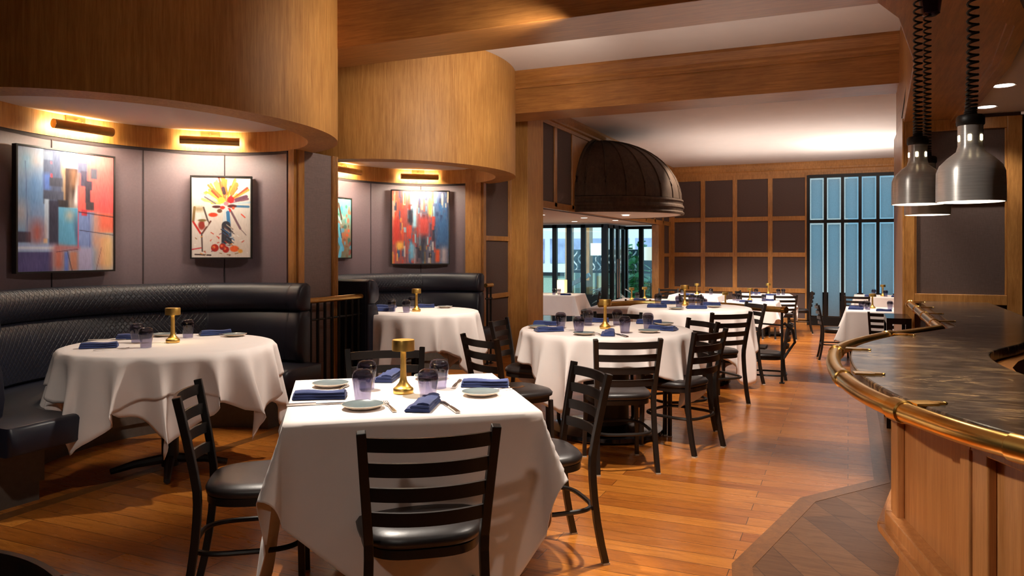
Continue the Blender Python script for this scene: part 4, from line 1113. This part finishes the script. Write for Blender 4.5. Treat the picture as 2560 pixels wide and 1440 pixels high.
def painting(name, art, center, size, face, label, frame_w=.012, depth=.045):
    # face: unit vector pointing into the room; u runs to the right as seen from the room
    rz = atan2(face[1], face[0]) + pi / 2       # local -Y faces the room
    o = empty(name, center, rz, label, 'painting')
    w, h = size; a = np.clip(art.a, 0, 255) / 255; a = np.where(a <= .04045, a / 12.92, ((a + .055) / 1.055) ** 2.4)
    m = MB(); H_, W_ = art.h, art.w
    for j in range(H_):
        for i in range(W_): m.v.append((-w / 2 + w * i / (W_ - 1), -.004, h / 2 - h * j / (H_ - 1)))
    for j in range(H_ - 1):
        for i in range(W_ - 1): q = j * W_ + i; m.quad(q, q + W_, q + W_ + 1, q + 1)
    c = m.build('canvas', M['canvas'], o)
    at = c.data.color_attributes.new('paint', 'FLOAT_COLOR', 'POINT')
    at.data.foreach_set('color', np.concatenate([a.reshape(-1, 3), np.ones((H_ * W_, 1))], 1).astype(np.float32).ravel())
    f = MB()
    for sx in (-1, 1): f.box((sx * (w / 2 + frame_w / 2), depth / 2 - .012, 0), (frame_w, depth, h + 2 * frame_w))
    for sz in (-1, 1): f.box((0, depth / 2 - .012, sz * (h / 2 + frame_w / 2)), (w, depth, frame_w))
    f.box((0, depth - .014, 0), (w, .006, h)); f.build('frame', M['picture_frame'], o)
    return o
t = NT('painted_canvas'); at = t.add('ShaderNodeVertexColor'); at.layer_name = 'paint'
t.link(at.outputs[0], t.bsdf.inputs['Base Color']); t.bsdf.inputs['Roughness'].default_value = .55
t.bump(t.noise(t.coords(), 160, 2), .08, .002); M['canvas'] = t.m

A = Art(120, 150, (125, 160, 205), 1)
R = A.rect
R(0, 0, .26, .22, (208, 190, 188), .12); R(.03, .05, .14, .2, (140, 182, 215), .04); R(.08, .2, .25, .55, (106, 150, 208), .08); R(0, .45, .08, .62, (195, 180, 186), .06)
R(.14, .5, .24, .66, (150, 160, 205), .08); R(.25, 0, .45, .45, (78, 88, 118)); R(.25, .02, .34, .09, (112, 124, 152)); R(.25, .2, .32, .34, (88, 120, 200), .02); R(.32, .2, .34, .24, (226, 62, 74)); R(.32, .1, .335, .12, (200, 90, 110))
R(.46, .04, .5, .14, (240, 228, 214)); R(.43, .04, .46, .2, (190, 160, 130), .02); R(.44, .14, .5, .42, (160, 128, 100), .02); R(.47, .14, .60, .47, (60, 42, 40)); R(.52, .14, .59, .3, (120, 84, 62), .03); R(.49, .04, .58, .13, (110, 122, 140))
R(.31, .23, .44, .3, (66, 68, 86)); R(.25, .34, .45, .41, (74, 80, 104)); R(.39, .41, .5, .47, (48, 44, 52))
R(.60, .0, 1, .5, (240, 100, 96)); R(.6, .0, 1, .08, (236, 130, 120), .06); R(.8, .3, 1, .5, (225, 92, 98), .1)
R(.6, .08, .7, .17, (84, 88, 112)); R(.63, .15, .70, .28, (70, 64, 84)); R(.74, .12, .81, .21, (80, 80, 94)); R(.68, .23, .755, .31, (66, 58, 74)); R(.68, .3, .735, .42, (62, 54, 68)); R(.685, .41, .775, .48, (72, 62, 72))
A.tri([(.592, .22), (.605, .5), (.545, .47)], (226, 220, 224)); A.tri([(.525, .33), (.55, .5), (.505, .5)], (216, 206, 200)); R(.545, .47, .605, .6, (222, 214, 220))
R(.26, .41, .305, .73, (188, 205, 230)); R(.25, .73, .29, .77, (226, 200, 160)); R(.305, .42, .40, .79, (52, 52, 78)); R(.40, .47, .60, .79, (92, 164, 208)); R(.48, .5, .55, .57, (200, 180, 160), .04)
A.tri([(.56, .6), (.6, .6), (.6, .82)], (70, 74, 110))
R(0, .68, .13, .765, (58, 52, 78)); R(.13, .6, .25, .78, (176, 92, 88), .06); R(0, .775, .38, .84, (162, 176, 222), .02); R(0, .8, .36, .815, (220, 226, 240), .01); R(0, .84, .34, 1, (72, 68, 124)); R(.0, .9, .25, 1, (88, 78, 140), .06)
R(.60, .5, .78, .8, (124, 146, 206)); R(.64, .48, .7, .53, (200, 60, 76)); R(.78, .5, 1, .67, (238, 112, 92)); R(.76, .5, .83, .8, (196, 158, 150), .04); R(.8, .67, 1, 1, (222, 160, 126), .06); R(.9, .7, .98, 1, (232, 200, 140), .06)
R(.6, .8, .76, 1, (172, 166, 206), .02); R(.34, .8, .46, 1, (196, 112, 98), .05); R(.46, .84, .51, 1, (104, 128, 208), .01); R(.51, .83, .6, 1, (192, 130, 110), .02); R(.36, .79, .62, .82, (190, 110, 110), .02)
for q in ((.605, .5, 1, .53, .004, (48, 30, 46)), (.62, .655, 1, .69, .003, (48, 34, 60)), (.608, .28, .603, .8, .004, (214, 66, 88)), (.08, .12, .1, .7, .002, (70, 90, 150)), (.49, .83, .54, 1, .003, (40, 40, 70)), (.72, .5, .73, .8, .002, (80, 90, 160)), (.86, .8, .8, 1, .002, (120, 70, 70)), (.38, .84, .6, .815, .003, (90, 40, 60))): A.line(*q[:5], q[5])
A.streak(1.2)
def chord(p, q, out): 
    mx, my = (p[0] + q[0]) / 2, (p[1] + q[1]) / 2; dx, dy = q[0] - p[0], q[1] - p[1]; l = sqrt(dx * dx + dy * dy)
    n = (dy / l, -dx / l); return (mx + n[0] * out, my + n[1] * out), n
c_, n_ = chord((-5.212, 3.352), (-5.242, 4.126), .05)
painting('painting', A, (c_[0], c_[1], 1.645), (.762, .862), n_, 'large blue and red abstract painting on the first niche wall')

A = Art(120, 170, (220, 208, 202), 2)
A.rect(0, 0, 1, .3, (240, 230, 216), .3); A.rect(.75, .1, 1, .5, (196, 204, 210), .3, .7); A.rect(.5, .6, 1, 1, (208, 190, 178), .3)
for k in range(46):
    t = A.rng.uniform(-pi * .98, -.02); r0, r1 = A.rng.uniform(.05, .14), A.rng.uniform(.22, .48)
    up = abs(t + pi / 2)
    col = [(250, 150, 50), (246, 100, 40), (250, 206, 80), (232, 60, 40)][A.rng.integers(4)] if up < 1.0 else ([(246, 214, 120), (250, 180, 90), (190, 190, 190)][A.rng.integers(3)] if t < -pi / 2 else [(120, 70, 90), (176, 200, 216), (206, 214, 200)][A.rng.integers(3)])
    cx, cy = .56, .34
    A.line(cx + r0 * cos(t), cy + r0 * sin(t) * .7, cx + r1 * cos(t), cy + r1 * sin(t) * .72, .008, col, .9, 0, .02)
for p in ((.53, .02, .58, .2, .035, (244, 118, 48)), (.75, .09, .68, .2, .04, (246, 130, 60)), (.40, .08, .47, .2, .035, (250, 200, 80)), (.36, .15, .5, .25, .02, (240, 110, 50)), (.53, .14, .55, .2, .03, (70, 44, 52)), (.22, .25, .4, .33, .012, (120, 104, 112)), (.75, .28, .92, .24, .03, (112, 70, 92)), (.72, .36, .96, .365, .02, (70, 120, 160)), (.66, .42, .82, .64, .018, (120, 90, 100)), (.82, .64, .92, .72, .006, (130, 110, 110)), (.84, .46, .9, .5, .01, (230, 80, 60))): A.line(*p[:5], p[5])
for p in ((.66, .28, .07, .05, (206, 34, 40)), (.5, .29, .075, .045, (250, 206, 70)), (.58, .33, .05, .03, (220, 130, 140)), (.42, .37, .09, .02, (80, 34, 34)), (.68, .36, .09, .025, (90, 34, 34)), (.63, .41, .04, .03, (226, 40, 40)), (.52, .38, .05, .025, (226, 50, 40)), (.7, .385, .03, .02, (240, 90, 60)), (.36, .47, .09, .03, (232, 64, 36)), (.47, .42, .05, .03, (110, 70, 50))): A.ell(p[0], p[1], p[2], p[3], p[4], .3)
A.line(.58, .42, .58, .6, .05, (206, 210, 214), 1, 0, .06); A.line(.61, .44, .63, .62, .03, (60, 120, 170), 1); A.line(.58, .6, .59, .84, .075, (50, 50, 62), 1, 0, .09)
for k in range(26):
    y = A.rng.uniform(.58, .84); x = A.rng.uniform(.49, .63); A.line(x, y, x + .09, y + .05, .006, [(120, 60, 40), (90, 120, 150), (200, 180, 150), (40, 30, 34), (46, 90, 140)][A.rng.integers(5)], .9)
A.rect(.49, .84, .69, 1, (214, 200, 192), .02, .9)
# wine glass at the left
for q in ((.05, .38, .03, .55, .02, (130, 100, 60)), (.2, .38, .28, .56, .014, (84, 70, 66)), (.03, .56, .15, .7, .016, (190, 40, 36)), (.32, .55, .18, .7, .014, (100, 54, 46)), (.17, .7, .18, .92, .012, (90, 70, 70)), (.06, .96, .32, .97, .012, (70, 50, 50)), (0, .9, .16, .88, .01, (206, 60, 70))): A.line(*q[:5], q[5])
A.rect(.04, .38, .2, .42, (150, 124, 76), .03); A.ell(.17, .6, .07, .07, (150, 50, 40), .4); A.ell(.12, .5, .05, .06, (226, 220, 216), .3); A.ell(.18, .54, .09, .02, (120, 100, 60), .4); A.ell(.25, .58, .04, .04, (216, 206, 200), .3)
for x, y, r in ((.39, .88, .07), (.52, .865, .06), (.575, .9, .06)): A.ell(x, y, r, r * .72, (170, 34, 26), .15); A.ell(x - .015, y - .01, r * .5, r * .35, (236, 110, 60), .5)
A.ell(.72, .89, .09, .045, (232, 96, 44), .3); A.ell(.82, .92, .05, .03, (226, 160, 70), .4)
for k in range(34): A.line(*(lambda x, y: (x, y, x + A.rng.uniform(-.06, .06), y + A.rng.uniform(-.02, .02)))(A.rng.uniform(.03, .97), A.rng.uniform(.68, .99)), .008, [(200, 60, 44), (236, 150, 60), (110, 50, 70), (150, 110, 70), (230, 226, 220)][A.rng.integers(5)], .85)
A.streak(1)
c_, n_ = chord((-4.976, 4.705), (-4.603, 4.973), .05)
painting('painting', A, (c_[0], c_[1], 1.638), (.462, .665), n_, 'flower vase and wine glass painting with orange bursts in the first niche')

A = Art(120, 150, (120, 100, 110), 3)
A.rect(0, 0, .3, 1, (196, 66, 52), .2); A.rect(.7, 0, 1, 1, (58, 98, 150), .2); A.rect(.3, 0, .72, .1, (240, 180, 150), .1); A.rect(0, 0, .08, .5, (206, 176, 160), .03)
for k in range(230):
    u = A.rng.uniform(0, 1); v = A.rng.uniform(0, 1)
    if v < .25: pal = [(232, 96, 66), (244, 196, 150), (110, 160, 200), (250, 220, 180), (60, 70, 100)]
    elif v > .75: pal = [(236, 170, 70), (226, 70, 46), (96, 170, 206), (40, 40, 58), (200, 190, 190), (38, 80, 140)]
    else: pal = [(206, 56, 44), (150, 200, 222), (44, 44, 62), (110, 90, 100), (60, 110, 160), (226, 70, 50)]
    if u > .75 and v > .2: pal = [(54, 100, 156), (62, 110, 160), (90, 84, 104), (40, 60, 96)]
    if u < .2 and v > .3: pal = [(200, 54, 46), (214, 80, 56), (236, 170, 80), (70, 90, 130)]
    w = A.rng.uniform(.006, .05); h = A.rng.uniform(.05, .2)
    A.rect(u - w / 2, v - h / 2, u + w / 2, v + h / 2, pal[A.rng.integers(len(pal))], .008, A.rng.uniform(.6, 1))
A.rect(.36, .14, .43, .5, (160, 206, 226), .02); A.rect(.28, .26, .36, .44, (42, 44, 60), .02); A.rect(.46, .35, .66, .62, (196, 70, 66), .05); A.rect(.64, .1, .7, .34, (250, 190, 90), .03); A.rect(.78, .38, 1, .75, (56, 102, 156), .06); A.rect(.5, .62, .58, 1, (40, 46, 66), .05); A.rect(.02, .38, .14, .72, (200, 56, 46), .04); A.rect(.08, .7, .2, .8, (238, 180, 80), .03); A.rect(.3, .72, .4, .95, (110, 176, 210), .04); A.rect(.76, .8, .84, .98, (232, 90, 50), .02); A.rect(.86, .78, .96, 1, (190, 176, 184), .04)
A.streak(1.5)
c_, n_ = chord((-5.06, 7.827), (-4.517, 8.262), .06)
painting('painting', A, (c_[0], c_[1], 1.65), (.69, .88), n_, 'red orange and blue vertical strokes painting in the second niche')

A = Art(80, 110, (110, 170, 160), 4)
A.rect(0, 0, 1, .4, (120, 196, 186), .2); A.rect(.4, .5, 1, .8, (206, 96, 56), .2); A.rect(.3, .75, 1, 1, (110, 84, 64), .2)
for k in range(80):
    v = A.rng.uniform(0, 1); pal = [(70, 180, 180), (60, 140, 100), (190, 210, 190), (224, 120, 90)] if v < .45 else [(226, 90, 50), (60, 110, 100), (150, 70, 60), (90, 160, 190), (120, 84, 60)]
    A.ell(A.rng.uniform(0, 1), v, A.rng.uniform(.03, .09), A.rng.uniform(.02, .06), pal[A.rng.integers(len(pal))], .5, .85)
for q in ((.5, .1, .62, .35, .03, (86, 66, 54)), (.48, .3, .6, .42, .02, (210, 236, 236)), (.5, .45, .58, .72, .05, (100, 186, 210)), (.52, .7, .66, .85, .06, (80, 160, 200)), (.6, .84, .52, 1, .05, (96, 180, 214)), (.56, .5, .62, .66, .015, (40, 60, 90))): A.line(*q[:5], q[5])
A.streak(1)
painting('painting', A, (-5.20, 6.97, 1.62), (.462, .665), (1, 0), 'teal and orange painting partly hidden by the wood pier in the second niche')

# ------------------------------------------------------------------ picture lights
def picture_light(x, y, z, nx, ny, label, L=.46):
    l = sqrt(nx * nx + ny * ny); nx, ny = nx / l, ny / l
    rz = atan2(ny, nx) + pi / 2
    o = empty('picture_light', (x, y, z), rz, label, 'lamp', 'brass picture lights')   # local -Y into the room, origin on the band
    MB().box((0, -.006, .075), (.15, .012, .075)).build('back_plate', M['brass_dark'], o, bevel=.003)
    MB().tube([(-.0, -.01, .07), (0, -.05, .075), (0, -.085, .05)], .007, 8).build('arm', M['brass_dark'], o, smooth=True)
    m = MB(); k = 16; R_ = .034
    # tube shade, open towards the wall
    rings = []
    for q in (-L / 2, L / 2): rings.append([(q, -.10 + R_ * cos(radians(75 + 210 * i / k)), .012 + R_ * sin(radians(75 + 210 * i / k))) for i in range(k + 1)])
    m.loft(rings, False, False, False)
    for q in (-L / 2, L / 2): 
        n = len(m.v); m.v += [(q, -.10 + R_ * cos(2 * pi * i / 20), .012 + R_ * sin(2 * pi * i / 20)) for i in range(20)]; m.quad(*range(n, n + 20))
    s = m.build('shade', M['brass_dark'], o, smooth=True, angle=50)
    MB().tube([(-L / 2 + .02, -.098, .012), (L / 2 - .02, -.098, .012)], .009, 8).build('bulb', M['glow_warm'], o, smooth=True)
    wx, wy = x + nx * .085, y + ny * .085
    a = lamp('AREA', 'picture_light_glow', (wx, wy, z + .012), 6.0, (1, .80, .50), (x - nx * .02, y - ny * .02, z - .01), sx=L - .04, sy=.03)
    lamp('AREA', 'picture_light_beam', (x + nx * .26, y + ny * .26, z - .12), 8.5, (1, .86, .66), (x + nx * .0, y + ny * .0, z - .75), sx=L - .04, sy=.03)
def band(yc, xc, px, py):   # point of the canopy band nearest a given wall point, with the direction into the room
    a, b = 1.115 - .235, 1.445 - .235; t = atan2((py - yc) / b, (px - xc) / a)
    return xc + a * cos(t), yc + b * sin(t), -cos(t) / a, -sin(t) / b
for (yc, xc, px, py, lab) in ((NY1, NX1, -5.262, 3.86, 'brass picture light above the blue and red abstract painting'), (NY1, NX1, -4.875, 4.785, 'brass picture light above the flower painting'),
                              (NY2, NX2, -5.253, 7.08, 'brass picture light above the partly hidden teal painting'), (NY2, NX2, -4.83, 8.07, 'brass picture light above the vertical strokes painting')):
    x, y, nx, ny = band(yc, xc, px, py); picture_light(x, y, 2.255, nx, ny, lab)

# ------------------------------------------------------------------ beyond the lobby glass
struct(MB().mm(-12, 3, 17.6, 30, LOW - .2, LOW - .05).build('ground_outside', M['white_stone']), 'pale paving outside the lobby glazing', 'ground')
wl = struct(MB().mm(-12, -1.2, 24.0, 24.3, LOW, .55).build('wall_terrace', M['stone_green']), 'pale green terrace wall beyond the glazing', 'wall')
MB().mm(-12, -1.2, 23.9, 24.35, .55, .66).build('coping', M['dark_frame'], wl)
b = struct(MB().mm(-14, 0, 29.5, 30, LOW, 6).build('wall_white_building', M['white_stone']), 'bright white building across the terrace', 'wall')
for i in range(12):
    for z0, z1 in ((2.6, 3.6), (.9, 1.9)): MB().mm(-14 + i * .9, -13.35 + i * .9, 29.45, 29.52, z0, z1).build('window_pane', M['building_glass'], b)
for x0, x1, lab in ((-7.0, -6.86, 'tan post beyond the lobby glazing, left one'), (-6.42, -6.32, 'tan post beyond the lobby glazing, right one')):
    struct(MB().mm(x0, x1, 19.4, 19.7, LOW, 3.0).build('pillar_outside', M['wood_trim']), lab, 'pillar')
wv = empty('steel_sculpture', (-6.1, 20.5, 0), 0, 'wavy polished steel screen standing outside the lobby glazing', 'sculpture')
for i in range(12):
    x = -1.0 + i * .17
    MB().tube([(x + .07 * sin(j * .62 + .4), 0, .84 + j * .044) for j in range(13)], .022, 8).build('steel_band', M['white_stone'], wv, smooth=True)
MB().mm(-1.2, 1.2, .2, .24, .84, 1.42).build('backing_panel', M['dark_teal'], wv)
MB().mm(-1.25, 1.5, -.06, .06, .76, .84).build('base_rail', M['dark_frame'], wv)
MB().mm(-1.25, 1.5, -.2, .2, LOW, .76).build('plinth', M['stone_green'], wv)
ds = empty('sloping_panel', (-6.45, 18.6, 0), 0, 'dark desk with sloping top beyond the lobby glazing', 'desk')
MB().mm(-.55, .8, -.3, .3, LOW, .28).build('body', M['black_lacquer'], ds)
m = MB(); m.tube([(-.3, -.31, .36), (.5, -.31, .78)], .05, square=True); m.build('sloping_top', M['white_stone'], ds)
ds = empty('handrail', (-7.2, 18.0, 0), 0, 'white sloping handrail beyond the left lobby pane', 'handrail')
MB().tube([(-.55, 0, .10), (.1, 0, .72)], .03, square=True).build('rail', M['white_stone'], ds)
MB().tube([(.1, 0, LOW), (.1, 0, .72)], .015, 6).build('post', M['dark_frame'], ds)
def pot(x, y, z, label, h=.5, n=26, seed=1, leafl=.28, pale=False, R_=.2):
    o = empty('potted_plant', (x, y, z), 0, label, 'plant'); rnd = random.Random(seed)
    MB().lathe([(.001, 0), (R_ * .7, 0), (R_, .34), (R_ - .02, .34), (R_ - .03, .30), (.001, .30)], seg=20).build('pot', M['soil_pot'], o, smooth=True)
    lf = MB(); st = MB()
    for i in range(n):
        a = rnd.uniform(0, 2 * pi); hh = .36 + h * rnd.random(); rr = rnd.uniform(.05, .32)
        tip = Vector((cos(a) * rr, sin(a) * rr, hh)); st.tube([(0, 0, .3), tuple(tip * .6 + Vector((0, 0, .12))), tuple(tip)], .006, 5)
        d = Vector((cos(a), sin(a), rnd.uniform(-.5, .5))).normalized(); w = Vector((-sin(a), cos(a), 0)) * leafl * .36; up = Vector((0, 0, .05))
        k0 = len(lf.v); pts = []
        for u, ww in ((0, .1), (.2, .75), (.5, 1), (.8, .6), (1, .05)):
            c = tip + d * leafl * u - Vector((0, 0, .1)) * u * u; pts += [tuple(c - w * ww), tuple(c + up * .3), tuple(c + w * ww)]
        lf.v += pts
        for q in range(4):
            for e in range(2): b0 = k0 + q * 3 + e; lf.quad(b0, b0 + 1, b0 + 4, b0 + 3)
    st.build('stems', M['leaf'], o, smooth=True); lf.build('leaves', M['white_stone'] if pale else M['leaf'], o, smooth=True)
pot(-5.1, 19.5, LOW, 'tall broad leaved green plant outside the lobby doors', 1.5, 46, 3, .34)
pot(-4.66, 18.5, LOW, 'lower green plant outside the right lobby pane', .7, 34, 7, .30)
pot(-5.05, 16.9, LOW, 'pale feathery plant in a light pot left of the doors', .5, 40, 5, .22, True)
for x, y, z, lab in ((-4.32, 18.0, 1.15, 'floor lamp with pale lit drum shade beyond the right lobby pane'), (-6.05, 19.2, 1.26, 'floor lamp with pale lit drum shade beyond the lobby glazing')):
    o = empty('floor_lamp', (x, y, LOW), 0, lab, 'lamp'); z -= LOW
    MB().lathe([(.001, z + .02), (.16, z), (.16, z + .32), (.001, z + .32)], seg=24).build('lamp_shade', M['shade_pale'], o, smooth=True, angle=40)
    MB().tube([(0, 0, 0), (0, 0, z + .02)], .012, 8).build('pole', M['dark_frame'], o)
    MB().lathe([(.001, 0), (.14, 0), (.14, .02), (.001, .03)], seg=20).build('base', M['dark_frame'], o)
lamp('AREA', 'lobby_area_light', (-6.6, 12.5, 1.9), 20, (1, .92, .82), (-6.6, 12.5, 0), sx=1.2, sy=3)  # unseen area light facing down
